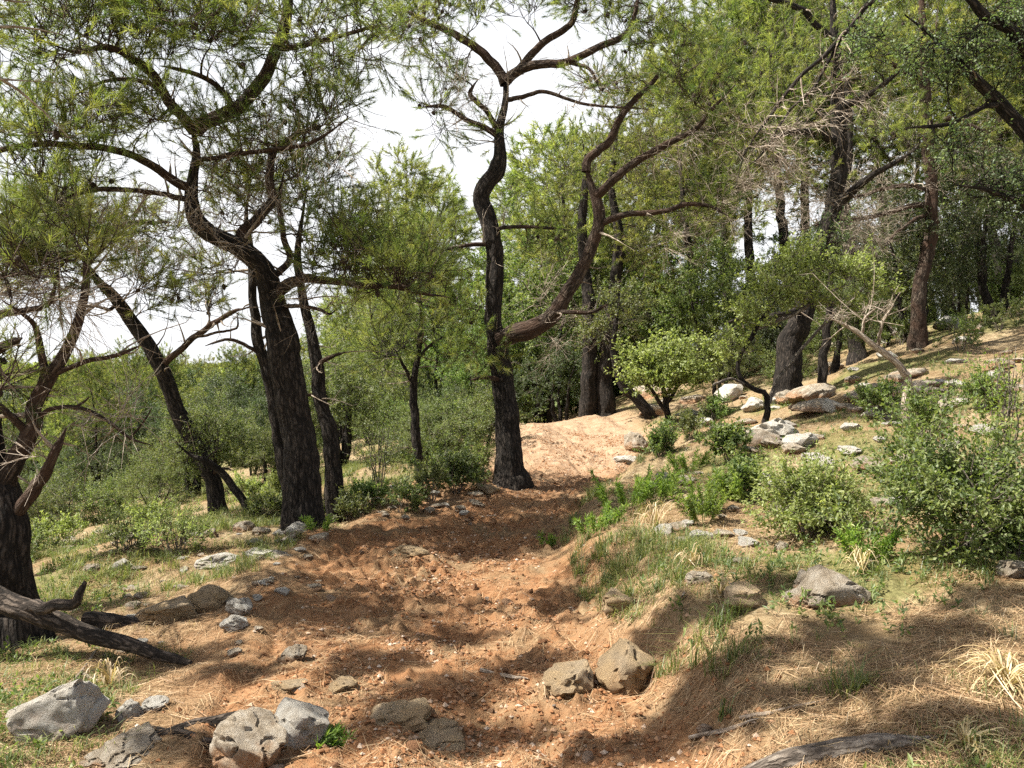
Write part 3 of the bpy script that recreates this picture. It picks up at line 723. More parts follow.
T('pine_tree', 'twin limbed pine beside the bend of the path with one limb curving right', 'pine tree',
  [(513, 482, 12, 37), (512, 470, 12, 30), (510, 443, 12, 25), (505, 404, 12, 22), (501, 380, 12, 22), (497, 347, 12, 20), (493, 326, 12, 17), (492, 300, 12, 16), (494, 270, 12, 17), (494, 248, 12, 17), (488, 219, 12, 17), (482, 198, 12, 17), (487, 184, 12, 17), (497, 174, 12, 16), (501, 156, 12, 14), (500, 129, 12, 13), (504, 105, 12, 13), (505, 80, 12, 13)],
  [[(496, 340, 12, 20), (510, 334, 11.95, 19), (526, 330, 11.9, 19), (544, 321, 11.85, 17), (556, 309, 11.8, 15.5), (567, 293, 11.8, 14), (584, 267, 11.8, 13), (596, 236, 11.8, 12), (598, 208, 11.8, 11.5), (591, 186, 11.8, 12), (586, 168, 11.8, 10)],
   [(586, 172, 11.8, 9), (590, 158, 11.8, 9), (609, 141, 11.8, 8), (621, 117, 11.8, 7), (634, 100, 11.8, 6), (656, 78, 11.8, 4.5), (668, 50, 11.8, 3)],
   [(597, 196, 11.8, 10), (613, 180, 11.7, 9), (632, 164, 11.6, 8), (664, 146, 11.5, 6.5), (695, 129, 11.4, 5), (712, 109, 11.3, 4), (735, 85, 11.2, 3)],
   [(599, 224, 11.8, 7), (625, 215, 11.7, 6), (664, 211, 11.6, 5), (687, 204, 11.5, 4.5), (712, 207, 11.4, 3.5), (728, 216, 11.3, 2.5)],
   [(550, 316, 11.85, 6), (563, 312, 11.7, 5), (591, 312, 11.6, 4), (609, 304, 11.5, 2.5)],
   [(505, 84, 12, 11), (498, 69, 12, 10), (480, 51, 12, 9), (460, 37, 12, 7.5), (430, 23, 12, 6), (400, 8, 12, 4)],
   [(505, 82, 12, 11), (515, 72, 12, 9.5), (535, 65, 11.9, 9), (566, 62, 11.8, 8), (601, 47, 11.7, 7), (626, 34, 11.6, 6), (636, 8, 11.6, 4), (640, -30, 11.6, 3)],
   [(519, 69, 12, 8), (542, 45, 12.1, 7.5), (570, 25, 12.1, 6.5), (576, 5, 12.2, 6), (585, -40, 12.2, 4)],
   [(498, 136, 12, 7), (484, 128, 12, 6), (468, 121, 11.9, 5), (445, 107, 11.8, 4), (421, 107, 11.7, 2.5)],
   [(497, 128, 12, 6), (488, 113, 11.9, 5.5), (475, 100, 11.8, 5), (470, 92, 11.8, 4), (478, 80, 11.8, 2.5)],
   [(505, 100, 12, 5), (519, 98, 11.9, 4.5), (546, 92, 11.8, 4), (585, 104, 11.7, 3), (648, 109, 11.6, 2)],
   [(492, 232, 12, 5), (508, 227, 11.9, 4), (531, 227, 11.8, 3.5), (570, 230, 11.7, 2)],
   [(491, 244, 12, 5), (470, 245, 11.9, 4), (445, 249, 11.8, 3.2), (424, 252, 11.7, 2)],
   [(500, 380, 11.95, 5), (484, 377, 11.7, 4), (471, 380, 11.6, 2.5)],
   [(570, 62, 11.8, 5), (590, 70, 11.7, 3), (600, 90, 11.7, 2)]],
  [(410, 20, 45, 35, 12, 1.1, 38), (445, 65, 35, 28, 12, 1, 12), (475, 130, 40, 25, 11.9, .7, 6), (480, 0, 60, 25, 12, 1.1, 24), (570, -5, 60, 28, 12.1, 1.1, 30), (650, 25, 50, 40, 11.7, 1, 34), (700, 80, 45, 40, 11.4, 1, 26), (620, 85, 40, 20, 11.9, 1, 9), (710, 130, 40, 26, 11.6, .8, 9),
   (710, 205, 35, 14, 11.6, .6, 6), (545, 232, 30, 18, 11.9, .6, 7), (435, 245, 36, 22, 11.8, .7, 12), (480, 352, 34, 20, 11.7, .4, 11), (440, 110, 30, 20, 11.8, .6, 5), (460, 310, 24, 20, 11.7, .4, 6), (560, -90, 130, 50, 12, 1.6, 34)],
  107, cones=70, nseg=40, deadblobs=[(470, 100, 50, 45, 11.8, .8, 16), (600, 90, 60, 40, 11.7, .8, 14), (680, 140, 50, 40, 11.5, .8, 14), (430, 50, 50, 40, 11.9, .8, 10), (540, 290, 30, 30, 11.7, .5, 5), (680, 235, 45, 25, 11.5, .5, 8)])
T('young_tree', 'thin dark sapling standing on the left bank between the two large pines', 'young tree',
  [(425, 503, 12.3, 13), (420, 475, 12.3, 10), (416, 430, 12.3, 9), (413, 395, 12.3, 8.5), (416, 368, 12.3, 6.5), (420, 340, 12.3, 5), (421, 310, 12.3, 4), (420, 285, 12.3, 3)],
  [[(414, 385, 12.3, 4), (404, 368, 12.2, 3.4), (396, 350, 12.1, 2.4)], [(417, 360, 12.3, 3.6), (430, 345, 12.2, 3), (444, 336, 12.1, 2)]],
  [(400, 330, 40, 30, 12.3, .8, 24), (440, 320, 35, 30, 12.3, .8, 22), (380, 355, 30, 20, 12.2, .6, 10), (420, 290, 35, 25, 12.3, .7, 14)], 108, nseg=20, tuft=20, limbbark='bark')
T('pine_tree', 'left one of two stout pines side by side past the sunny bend', 'pine tree',
  [(591, 428, 20, 19), (588, 405, 20, 17), (588, 380, 20, 16), (590, 340, 20, 14), (588, 290, 20, 12), (582, 230, 20, 10), (586, 170, 20, 6), (582, 140, 20, 2.5)], [],
  [(565, 180, 40, 40, 20, 1.8, 34), (600, 150, 35, 35, 20.5, 1.8, 26), (550, 240, 30, 30, 20, 1.5, 22)], 109, near=False, nseg=20, tuft=24, w=.011, fol='needle_pale', deadblobs=[(565, 340, 30, 40, 19.6, .8, 12)], tl=.5)
T('pine_tree', 'right one of two stout pines side by side past the sunny bend', 'pine tree',
  [(608, 424, 20, 21), (605, 400, 20, 18), (605, 370, 20, 16), (608, 335, 20, 14), (614, 295, 20, 12), (618, 240, 20, 10), (612, 180, 20, 7), (620, 110, 20, 4)], [],
  [(640, 170, 35, 40, 20, 1.8, 34), (620, 100, 35, 35, 20.5, 1.8, 26), (640, 250, 35, 30, 20, 1.5, 26)], 110, near=False, nseg=20, tuft=24, w=.011, fol='needle_pale', deadblobs=[(610, 320, 30, 30, 19.6, .8, 12)], tl=.5)
T('leaning_tree', 'short curved leaning tree at the top of the path beside the two stout pines', 'tree',
  [(654, 422, 18.5, 13), (647, 411, 18.5, 11.5), (636, 399, 18.5, 10.5), (625, 386, 18.5, 9.5), (617, 368, 18.5, 8.5), (612, 348, 18.5, 7), (614, 325, 18.5, 5), (620, 300, 18.5, 3)], [],
  [(625, 310, 30, 26, 18.5, .9, 24), (600, 330, 24, 16, 18.5, .7, 12)], 111, near=False, nseg=16, fol='maquis', limbbark='bark', leafy=(8, .06, .035))
T('pine_tree', 'dark thick pine leaning right on the upper slope behind the yellow green bush', 'pine tree',
  [(785, 392, 16, 31), (788, 375, 16, 26), (793, 345, 16, 24), (801, 312, 16, 21), (812, 275, 16, 19), (824, 240, 16, 18), (835, 200, 16, 16), (840, 160, 16, 15), (838, 120, 16, 14), (837, 80, 16, 12), (834, 30, 16, 10), (832, -30, 16, 8)],
  [[(803, 305, 16, 8), (790, 312, 15.6, 7), (770, 318, 15.2, 6), (745, 318, 14.9, 5), (722, 324, 14.7, 3.5)],
   [(832, 212, 16, 10), (850, 192, 15.7, 9), (868, 178, 15.4, 7), (890, 165, 15.2, 5), (915, 150, 15, 3)],
   [(836, 140, 16, 8), (815, 132, 15.6, 7), (790, 135, 15.3, 6), (765, 140, 15, 4)], [(838, 110, 16, 8), (870, 95, 15.6, 6), (900, 70, 15.3, 4)], [(834, 40, 16, 7), (800, 10, 15.8, 6), (760, -5, 15.6, 4)]],
  [(790, 60, 60, 40, 15.7, 1.5, 44), (870, 50, 55, 40, 15.7, 1.5, 40), (770, 130, 45, 30, 15.3, 1.2, 26), (900, 140, 45, 30, 15.2, 1.2, 24), (830, -30, 80, 30, 16, 1.5, 36), (820, 170, 40, 26, 15.8, 1, 14)],
  112, nseg=28, dens=1.25, fol='needle_pale', tuft=24, w=.008, deadblobs=[(700, 120, 40, 40, 15.2, 1, 10), (880, 110, 50, 40, 15.4, 1, 14), (780, 180, 60, 40, 15.4, 1, 30), (860, 220, 40, 30, 15.5, .8, 12), (730, 200, 45, 40, 15, 1, 18)], cones=30, limbbark='bark')
T('young_tree', 'slender dark stem close beside the thick leaning pine on the upper slope', 'young tree',
  [(823, 379, 15.5, 10), (824, 360, 15.5, 9), (827, 340, 15.5, 8.5), (830, 315, 15.5, 8), (829, 290, 15.5, 7), (832, 260, 15.5, 5), (828, 235, 15.5, 3)], [], [(835, 240, 25, 20, 15.5, .7, 12)], 113, fol='oak', bark='bark', limbbark='bark', leafy=(8, .05, .03), nseg=16, near=False)
T('pine_tree', 'straight dark pine between the thick leaning pine and the bare limb on the slope', 'pine tree',
  [(857, 364, 19, 20), (855, 345, 19, 16), (851, 320, 19, 14), (850, 290, 19, 13), (847, 262, 19, 12), (848, 230, 19, 11), (846, 190, 19, 10), (850, 130, 19, 8), (845, 60, 19, 6), (850, 10, 19, 4)], [],
  [(850, 60, 60, 50, 19, 1.6, 40), (880, 120, 40, 30, 19, 1.4, 20), (860, 0, 60, 30, 19, 1.5, 24)], 114, near=False, nseg=18, dens=1.2, fol='needle_pale', tuft=24, w=.011, deadblobs=[(870, 230, 50, 40, 18.7, .9, 16)], tl=.45)
T('pine_tree', 'reddish brown pine trunk at the right with bare grey twigs on its left side', 'pine tree',
  [(919, 325, 18, 16), (919, 310, 18, 14), (920, 290, 18, 13), (925, 262, 18, 13), (931, 232, 18, 13), (929, 205, 18, 12), (931, 187, 18, 12), (929, 156, 18, 11), (927, 117, 18, 10), (925, 60, 18, 9), (922, 0, 18, 7), (925, -60, 18, 5)],
  [[(929, 205, 18, 6), (905, 208, 17.6, 5), (870, 218, 17.2, 4.2), (830, 222, 16.9, 3.5), (795, 232, 16.6, 2)], [(930, 190, 18, 5), (900, 186, 17.5, 4), (860, 196, 17.2, 3), (820, 200, 17, 2)],
   [(928, 214, 18, 4), (905, 226, 17.6, 3), (880, 250, 17.4, 2)], [(928, 130, 18, 6), (950, 120, 17.7, 5), (985, 130, 17.4, 3)], [(926, 80, 18, 6), (895, 66, 17.7, 5), (870, 40, 17.4, 3)]],
  [(960, 40, 55, 45, 18, 1.6, 40), (890, 40, 45, 40, 17.7, 1.5, 28), (985, 120, 45, 40, 17.6, 1.4, 32), (930, -40, 80, 30, 18, 1.6, 28)], 115, bark='bark_red', nseg=22, near=False, dens=1.2, fol='needle_pale', tuft=24, w=.01,
  deadblobs=[(970, 170, 50, 40, 17.5, .8, 18), (830, 215, 70, 22, 17, .7, 40), (875, 235, 40, 25, 17.3, .6, 16), (880, 180, 50, 30, 17.4, .8, 18), (770, 170, 50, 45, 16.6, .8, 20)], tl=.42)
T('oak_tree', 'evergreen oak reaching in from the right edge with thick dark limbs', 'oak tree',
  [(1105, 470, 8.5, 46), (1100, 420, 8.5, 40), (1098, 350, 8.5, 36), (1086, 270, 8.5, 32), (1066, 205, 8.5, 26), (1044, 160, 8.5, 20), (1024, 131, 8.5, 15), (1000, 103, 8.5, 13), (977, 79, 8.5, 11), (956, 58, 8.5, 8), (930, 34, 8.4, 6), (905, 15, 8.4, 4)],
  [[(1066, 205, 8.5, 18), (1064, 140, 8.4, 16), (1048, 80, 8.3, 15), (1024, 44, 8.2, 13), (999, 25, 8.2, 11), (975, 6, 8.1, 9), (945, -25, 8.1, 7), (900, -20, 8.1, 6), (866, 4, 8.1, 5.5), (842, 36, 8.2, 5), (825, 55, 8.2, 4.6), (798, 80, 8.2, 4), (770, 115, 8.2, 3.4), (746, 150, 8.2, 2.6), (736, 182, 8.2, 1.6)],
   [(1092, 300, 8.5, 16), (1060, 240, 8.3, 11), (1024, 205, 8.2, 8), (990, 192, 8.1, 5), (955, 185, 8, 3)],
   [(1000, 103, 8.5, 6), (975, 112, 8.4, 5), (940, 125, 8.3, 4), (905, 128, 8.3, 2.5)],
   [(840, 40, 8.2, 3.2), (815, 85, 8.3, 2.8), (790, 110, 8.3, 2.4), (765, 150, 8.3, 2), (745, 168, 8.3, 1.4)]],
  [(985, 55, 45, 35, 8.4, .7, 20), (1010, 190, 35, 30, 8.2, .5, 18), (930, 60, 45, 30, 8.4, .7, 12), (865, 45, 45, 30, 8.2, .6, 9), (965, 150, 40, 22, 8.2, .5, 8), (1040, 20, 60, 50, 8.3, .8, 30), (930, -60, 110, 40, 8.2, 1.1, 46), (1090, -40, 90, 60, 8.4, 1.2, 30)],
  116, fol='oak', bark='bark', limbbark='bark', leafy=(7, .034, .019), nseg=30, tl=.24, per=6, deadblobs=[(770, 130, 50, 45, 8.2, .4, 20), (830, 90, 45, 40, 8.3, .5, 10)], upb=.1)
T('bushy_tree', 'yellow green leafy small tree with crooked stem over the slope boulders', 'small tree',
  [(767, 408, 13.2, 6), (767, 396, 13.2, 5.2), (760, 391, 13.2, 5), (752, 388, 13.2, 4.6), (744, 382, 13.1, 4.2), (738, 370, 13.1, 4), (742, 352, 13.1, 3.8), (755, 332, 13.1, 5), (768, 312, 13.1, 4), (780, 290, 13.1, 3)],
  [[(744, 384, 13.1, 3), (732, 379, 13, 2.5), (722, 381, 12.9, 3), (712, 386, 12.8, 2)], [(758, 328, 13.1, 4.5), (785, 318, 13.1, 4), (815, 300, 13.1, 3.4), (845, 285, 13.1, 2.5)], [(768, 404, 13.2, 5), (778, 380, 13.3, 4), (800, 350, 13.3, 3.2), (830, 318, 13.2, 2.6), (858, 292, 13.2, 2)]],
  [(800, 262, 30, 16, 13.1, .6, 16), (775, 285, 28, 18, 13, .5, 15), (812, 296, 24, 14, 13.2, .5, 9), (755, 312, 26, 16, 13, .5, 11), (855, 268, 22, 14, 13.2, .5, 9), (880, 285, 18, 12, 13.2, .4, 6), (740, 345, 26, 18, 13, .4, 6), (850, 300, 20, 10, 13.2, .4, 4)], 117, fol='lime', bark='bark', limbbark='bark_grey', leafy=(8, .055, .034), nseg=14, tl=.25, per=5, near=False, dead=.1)
T('bushy_tree', 'round pale green young tree beside the bright top of the path', 'small tree',
  [(668, 418, 16.5, 7), (667, 405, 16.5, 6), (664, 390, 16.5, 5), (660, 370, 16.5, 4), (655, 350, 16.5, 3)], [[(667, 402, 16.5, 5), (680, 385, 16.5, 4), (692, 366, 16.5, 3)], [(668, 414, 16.5, 5), (655, 395, 16.3, 4), (640, 374, 16.2, 3)]],
  [(668, 352, 34, 14, 16.4, .7, 26), (645, 372, 26, 16, 16.2, .6, 18), (692, 374, 24, 14, 16.3, .5, 16), (664, 384, 34, 12, 16.1, .5, 14), (630, 358, 12, 10, 16.3, .3, 5), (708, 356, 10, 10, 16.4, .3, 5)], 118, fol='lime', bark='bark', limbbark='bark', leafy=(7, .065, .04), nseg=12, near=False, dead=.05, tl=.25)
T('dead_branch', 'bare pale bent dead stem leaning left across the right slope', 'dead tree',
  [(908, 384, 10.5, 8), (903, 372, 10.5, 7.5), (895, 361, 10.5, 7), (878, 347, 10.5, 6.5), (862, 335, 10.5, 5.5), (844, 325, 10.5, 4), (826, 317, 10.5, 2.5)], [[(878, 347, 10.5, 3.5), (882, 325, 10.4, 3), (893, 305, 10.4, 2)], [(862, 335, 10.5, 3), (865, 318, 10.4, 2.4), (878, 306, 10.4, 1.6)]],
  [], 119, bark='deadwood', limbbark='deadwood', nseg=14, deadblobs=[(872, 308, 34, 18, 10.4, .4, 6), (840, 314, 22, 10, 10.4, .3, 3)], tl=.16)

# ================================================================== TREES FURTHER OFF: a few kinds, then copies
def make_pine(H, seed, fol, spread=2.4, low=.35, nt=210, tuft=20, L=.24, w=.022, r=.15, lean=.5):
    rs = np.random.RandomState(seed)
    root = thing('pine_tree', (0, 0, 0), 'pine', 'pine tree')
    k = 9; t = np.linspace(0, 1, k)
    ph = rs.rand() * 6
    P = np.stack([lean * t ** 1.5 * math.cos(ph) + .25 * np.sin(t * 5 + ph), lean * t ** 1.5 * math.sin(ph) + .25 * np.cos(t * 4.3 + ph) - .25 * math.cos(ph), t * H * .93 - .3], 1)
    R = r * (1 - .86 * t) * np.where(t < .05, 1.3, 1)
    mb = MB(); Pr, Rr = tube(mb, P, R, 12, .2, .12, seed)
    link('trunk', mb.mesh('trunk', [M['bark']], True), root)
    n = nt
    # clumps of foliage carried on whorls of limbs, wider in the middle
    nc = 16
    ct = low + (1 - low) * (np.arange(nc) + rs.rand(nc)) / nc
    rad = spread * (np.sin(pi * np.clip((ct - low) / (1 - low) * .8 + .2, 0, 1)) ** .8) * (.6 + .5 * rs.rand(nc))
    an = np.arange(nc) * 2.4 + rs.rand(nc)
    axis = np.stack([np.interp(ct, t, P[:, c]) for c in range(3)], 1)
    C = axis + np.stack([np.cos(an) * rad * .62, np.sin(an) * rad * .62, .25 * rad], 1)
    pick = rs.randint(0, nc, n)
    tg = C[pick] + rs.randn(n, 3) * (np.array([.36, .36, .22]) * (spread * .55))[None]
    SP, SR, SD = skel_of([(Pr, Rr)])
    ks = [i for i in range(len(SP)) if SP[i][2] > H * low * .8]
    BP, BR = grow([SP[i] for i in ks], [SR[i] for i in ks], [SD[i] for i in ks], tg, rs, r0=.012, k=.012)
    mb = MB(); batch_tubes(mb, BP, BR, 4, 1)
    TP, TR = twigs(BP, BR, rs, 4, .55, .35, .35, r=.008); batch_tubes(mb, TP, TR, 3, 1)
    A = nrm(TP[:, -1] - TP[:, -2]); lv = rs.rand(len(TP)) > .12
    needles(mb, TP[lv, -1], A[lv], int(tuft * 1.3), L, w, .55, .24, 0, rs)
    l2 = lv & (rs.rand(len(lv)) < .4); needles(mb, TP[l2, 2], A[l2], tuft, L, w, .7, .24, 0, rs)
    # dead lower twigs
    z = H * low
    tg = np.stack([rs.randn(14) * spread * .4, rs.randn(14) * spread * .4, z * (.35 + .6 * rs.rand(14))], 1)
    DP, DR = grow(SP, SR, SD, tg, rs, r0=.008, k=.006, wig=.3, upb=0)
    batch_tubes(mb, DP, DR, 4, 1); X, RR = twigs(DP, DR, rs, 3, .4, .3, 0, r=.005); batch_tubes(mb, X, RR, 3, 1)
    link('crown', mb.mesh('crown', [M[fol], M['bark_grey']], False), root)
    return root, H
def make_broad(H, seed, fol, name='broadleaf_tree', spread=1.8, low=.15, nt=120, lf=(10, .12, .07), r=.11, stems=3, cat='tree', tl=.4):
    rs = np.random.RandomState(seed)
    root = thing(name, (0, 0, 0), 'tree', cat)
    mb = MB(); sk = []
    for s in range(stems):
        a = s * 2 * pi / stems + rs.rand(); t = np.linspace(0, 1, 6)
        sp = spread * .45 * (rs.rand() * .6 + .5) * (0 if stems == 1 else 1)
        P = np.stack([math.cos(a) * (.08 * r / .1 + sp * t ** 1.2) + .1 * H * .2 * np.sin(t * 6 + s), math.sin(a) * (.08 + sp * t ** 1.2) + .1 * H * .2 * np.cos(t * 5 + s), t * H * .75 - .15], 1)
        sk.append(tube(mb, P, r * (1 - .8 * t), 8, .15, .1, seed + s))
    link('trunk' if H > 1.6 else 'stems', mb.mesh('trunk', [M['bark']], True), root)
    v = nrm(rs.randn(nt, 3)) * rs.rand(nt, 1) ** .4
    lump = 1 + .6 * vn(v[:, 0] * 2, v[:, 1] * 2, v[:, 2] * 2, seed=seed)
    tg = v * lump[:, None] * np.array([spread, spread, H * (1 - low) * .5]) + np.array([0, 0, H * (low + (1 - low) * .5)])
    SP, SR, SD = skel_of(sk)
    BP, BR = grow(SP, SR, SD, tg, rs, r0=.006, k=.009)
    mb = MB(); batch_tubes(mb, BP, BR, 4, 1)
    TP, TR = twigs(BP, BR, rs, 5, tl, .35, .2, r=.004); batch_tubes(mb, TP, TR, 3, 1)
    A = nrm(TP[:, -1] - TP[:, -2])
    leaves(mb, np.concatenate([TP[:, -1], TP[:, 2]]), np.concatenate([A, A]), lf[0], lf[1], lf[2], .9, tl * .6, 0, rs)
    link('crown', mb.mesh('crown', [M[fol], M['bark_grey']], False), root)
    return root, H
PN = [make_pine(8, 201, 'needle_pale', 2.3), make_pine(9, 202, 'needle_pale', 2.1, .3), make_pine(10, 203, 'needle', 2.5, .5, 230), make_pine(8.5, 204, 'needle', 2.2, .42), make_pine(11, 205, 'needle_pale', 2.6, .42, 250)]
BR_ = [make_broad(4.5, 211, 'maquis', 'scrub_oak', 1.7, .3, 120, (16, .07, .036)), make_broad(4.0, 212, 'oak_dark', 'scrub_oak', 1.5, .25, 120, (16, .065, .034)), make_broad(5.5, 213, 'bush', 'broadleaf_tree', 2.0, .25, 140, (16, .085, .05)), make_broad(3.2, 214, 'maquis', 'scrub_oak', 1.5, .2, 110, (16, .06, .03))]
used = {}
def put(src, x, y, top=None, sc=None, label=None, group=None, sink=.1, rz=None, sxy=1.0):
    root, H = src
    z = gz(x, y) - sink
    s = sc if sc else (top - z) / H
    rz = RS.rand() * 6.28 if rz is None else rz
    if id(root) not in used:
        used[id(root)] = 1
        root.location = (x, y, z); root.rotation_euler = (0, 0, rz); root.scale = (s * sxy, s * sxy, s)
        if label: root['label'] = label
        if group: root['group'] = group
        return root
    return copy_tree(root, (x, y, z), rz, (s * sxy, s * sxy, s), label, group)
def ptop(px, Y, topy): return (px - 512) / F * Y, Y, EYE - (topy - 384) / F * Y
# (px, distance, photo row of the top, kind)
LV = 'sunlit pale green pine in the valley left of the path'
for px, Y, ty, k in [(30, 30, 372, 0), (110, 34, 362, 1), (170, 30, 372, 0), (250, 29, 352, 1), (345, 24, 290, 0), (300, 34, 330, 4), (385, 22, 262, 1), (200, 42, 352, 4), (60, 48, 352, 4), (140, 56, 350, 0), (425, 34, 140, 4), (20, 62, 350, 4), (330, 48, 310, 4), (260, 60, 346, 1), (100, 72, 350, 0), (180, 78, 350, 4), (-40, 36, 345, 1), (-90, 52, 340, 4), (370, 60, 270, 4), (438, 44, 160, 1), (395, 30, 215, 0), (60, 20, 395, 0), (120, 22, 390, 1), (190, 21, 385, 0), (285, 23, 372, 1)]:
    x, y, z = ptop(px, Y, ty); put(PN[k], x, y, z, label=LV, group='pines in the valley')
CP = 'bright green pine filling the view behind the twin limbed pine'
for px, Y, ty, k in [(560, 27, 118, 0), (615, 30, 120, 4), (660, 26, 60, 1), (700, 24, 20, 4), (735, 29, -30, 4), (530, 36, 165, 1), (590, 42, 150, 4)]:
    x, y, z = ptop(px, Y, ty); put(PN[k], x, y, z, label=CP, group='pines behind the path')
RP = 'mid green pine in the wood up the right hand slope'
for px, Y, ty, k in [(755, 25, -60, 2), (800, 27, -40, 3), (812, 31, -90, 2), (875, 30, 10, 3), (962, 26, -60, 2), (1000, 24, -20, 3), (1040, 27, -80, 2), (1090, 23, -60, 3), (930, 34, 20, 4), (985, 40, 60, 4), (1060, 38, -40, 1), (1130, 34, -40, 2), (740, 50, 40, 4)]:
    x, y, z = ptop(px, Y, ty); put(PN[k], x, y, z, label=RP, group='pines on the right slope')
rsf = np.random.RandomState(77)
for k in range(46):
    Y = rsf.uniform(50, 115); px = rsf.uniform(-120, 800)
    x = (px - 512) / F * Y
    put(PN[[0, 1, 4, 3, 2][k % 5]], x, Y, sc=rsf.uniform(.6, .9), label='distant pine far behind the trees along the path', group='distant pines')
for px, Y, ty, k in [(95, 20, 348, 2), (165, 24, 342, 2), (243, 22, 340, 2), (35, 23, 350, 3), (130, 28, 335, 3)]:
    x, y, z = ptop(px, Y, ty); put(PN[k], x, y, z, label='slim dark stemmed pine in the hollow beyond the leaning pine', group='slim pines in the hollow', sxy=.8)
# understorey
SO = 'dark scrubby oak under the pines left of the path'
for px, Y, ty, k in [(215, 21, 400, 0), (150, 22, 425, 1), (290, 20, 390, 0), (258, 24, 372, 0), (370, 18.5, 395, 3), (345, 20, 355, 1), (100, 22, 430, 3), (40, 21, 420, 1), (-10, 20, 420, 0), (400, 21, 370, 0), (190, 25, 390, 1), (450, 19, 385, 1), (235, 32, 370, 0), (330, 30, 360, 3), (75, 34, 400, 0), (180, 18, 432, 1), (255, 17.5, 425, 1), (120, 19, 440, 1), (60, 18, 445, 1), (355, 17, 440, 1), (300, 19, 420, 1), (235, 20, 372, 1), (268, 22, 358, 1), (140, 23, 385, 1), (20, 24, 380, 1), (170, 20.5, 405, 1), (90, 21, 410, 1), (250, 19, 395, 1), (330, 21, 385, 1), (375, 20, 395, 1), (420, 22, 370, 1), (290, 25, 360, 1), (205, 27, 365, 1)]:
    x, y, z = ptop(px, Y, ty); put(BR_[k], x, y, z, label=SO, group='scrub oaks in the valley')
CB = 'leafy green tree in the shady thicket behind the bend of the path'
for px, Y, ty, k in [(470, 21, 330, 2), (540, 24, 250, 2), (560, 22.5, 335, 1), (515, 26, 240, 2), (500, 23, 360, 1), (575, 27, 290, 2), (440, 24, 290, 2), (640, 25, 270, 2), (700, 22, 235, 2), (745, 21, 260, 2), (620, 28, 220, 2), (680, 30, 215, 2), (540, 30, 330, 1)]:
    x, y, z = ptop(px, Y, ty); put(BR_[k], x, y, z, label=CB, group='trees in the thicket')
RB = 'bushy dark green tree under the pines on the right slope'
for px, Y, ty, k in [(770, 19.5, 300, 1), (885, 23, 240, 0), (960, 21, 255, 1), (1000, 20, 262, 2), (1040, 18, 240, 0), (900, 25, 235, 2), (830, 24, 230, 1), (945, 27, 225, 2), (1015, 28, 215, 1), (720, 19, 330, 3), (860, 30, 215, 0), (790, 28, 230, 2)]:
    x, y, z = ptop(px, Y, ty); put(BR_[k], x, y, z, label=RB, group='bushy trees on the right slope')
SV = make_broad(1.5, 221, 'maquis', 'scrub_bush', 1.0, 0, 70, (14, .05, .02), .03, 4, 'shrub', .3)
SW = make_broad(1.2, 222, 'bush', 'scrub_bush', .9, 0, 70, (13, .05, .028), .03, 4, 'shrub', .3)
SX = make_broad(1.1, 223, 'lime', 'scrub_bush', .8, 0, 50, (12, .05, .016), .03, 4, 'shrub', .3)
rsu = np.random.RandomState(19)
for k in range(70):
    Y = rsu.uniform(13.5, 34); px = rsu.uniform(-30, 470 - 50 * (Y < 17))
    put([SV, SW, SX, BR_[3], SV][k % 5], (px - 512) / F * Y, Y, sc=rsu.uniform(.35, .85), label='low scrub growing under the trees on the valley side', group='scrub on the valley side')
for k in range(26):
    Y = rsu.uniform(23.5, 36); px = rsu.uniform(450, 700)
    put([SV, SW, BR_[0], BR_[3]][k % 4], (px - 512) / F * Y, Y, sc=rsu.uniform(.7, 1.2), label='low scrub in the hollow behind the top of the path', group='scrub behind the path top')
for k in range(44):
    Y = rsu.uniform(17.5, 36); px = rsu.uniform(700, 1100)
    put([SW, SV, BR_[3], SX, BR_[1]][k % 5], (px - 512) / F * Y, Y, sc=rsu.uniform(.5, 1.1), label='low scrub under the pines at the top of the right slope', group='scrub on the right slope')
for k in range(16):
    Y = rsu.uniform(14.3, 20.5); px = rsu.uniform(395, 512) + (Y > 18.5) * 20
    put([SV, SW, SV, SX][k % 4], (px - 512) / F * Y, Y, sc=rsu.uniform(.45, .85), label='low scrub filling the ground left of the bend pine', group='scrub beside the bend pine')
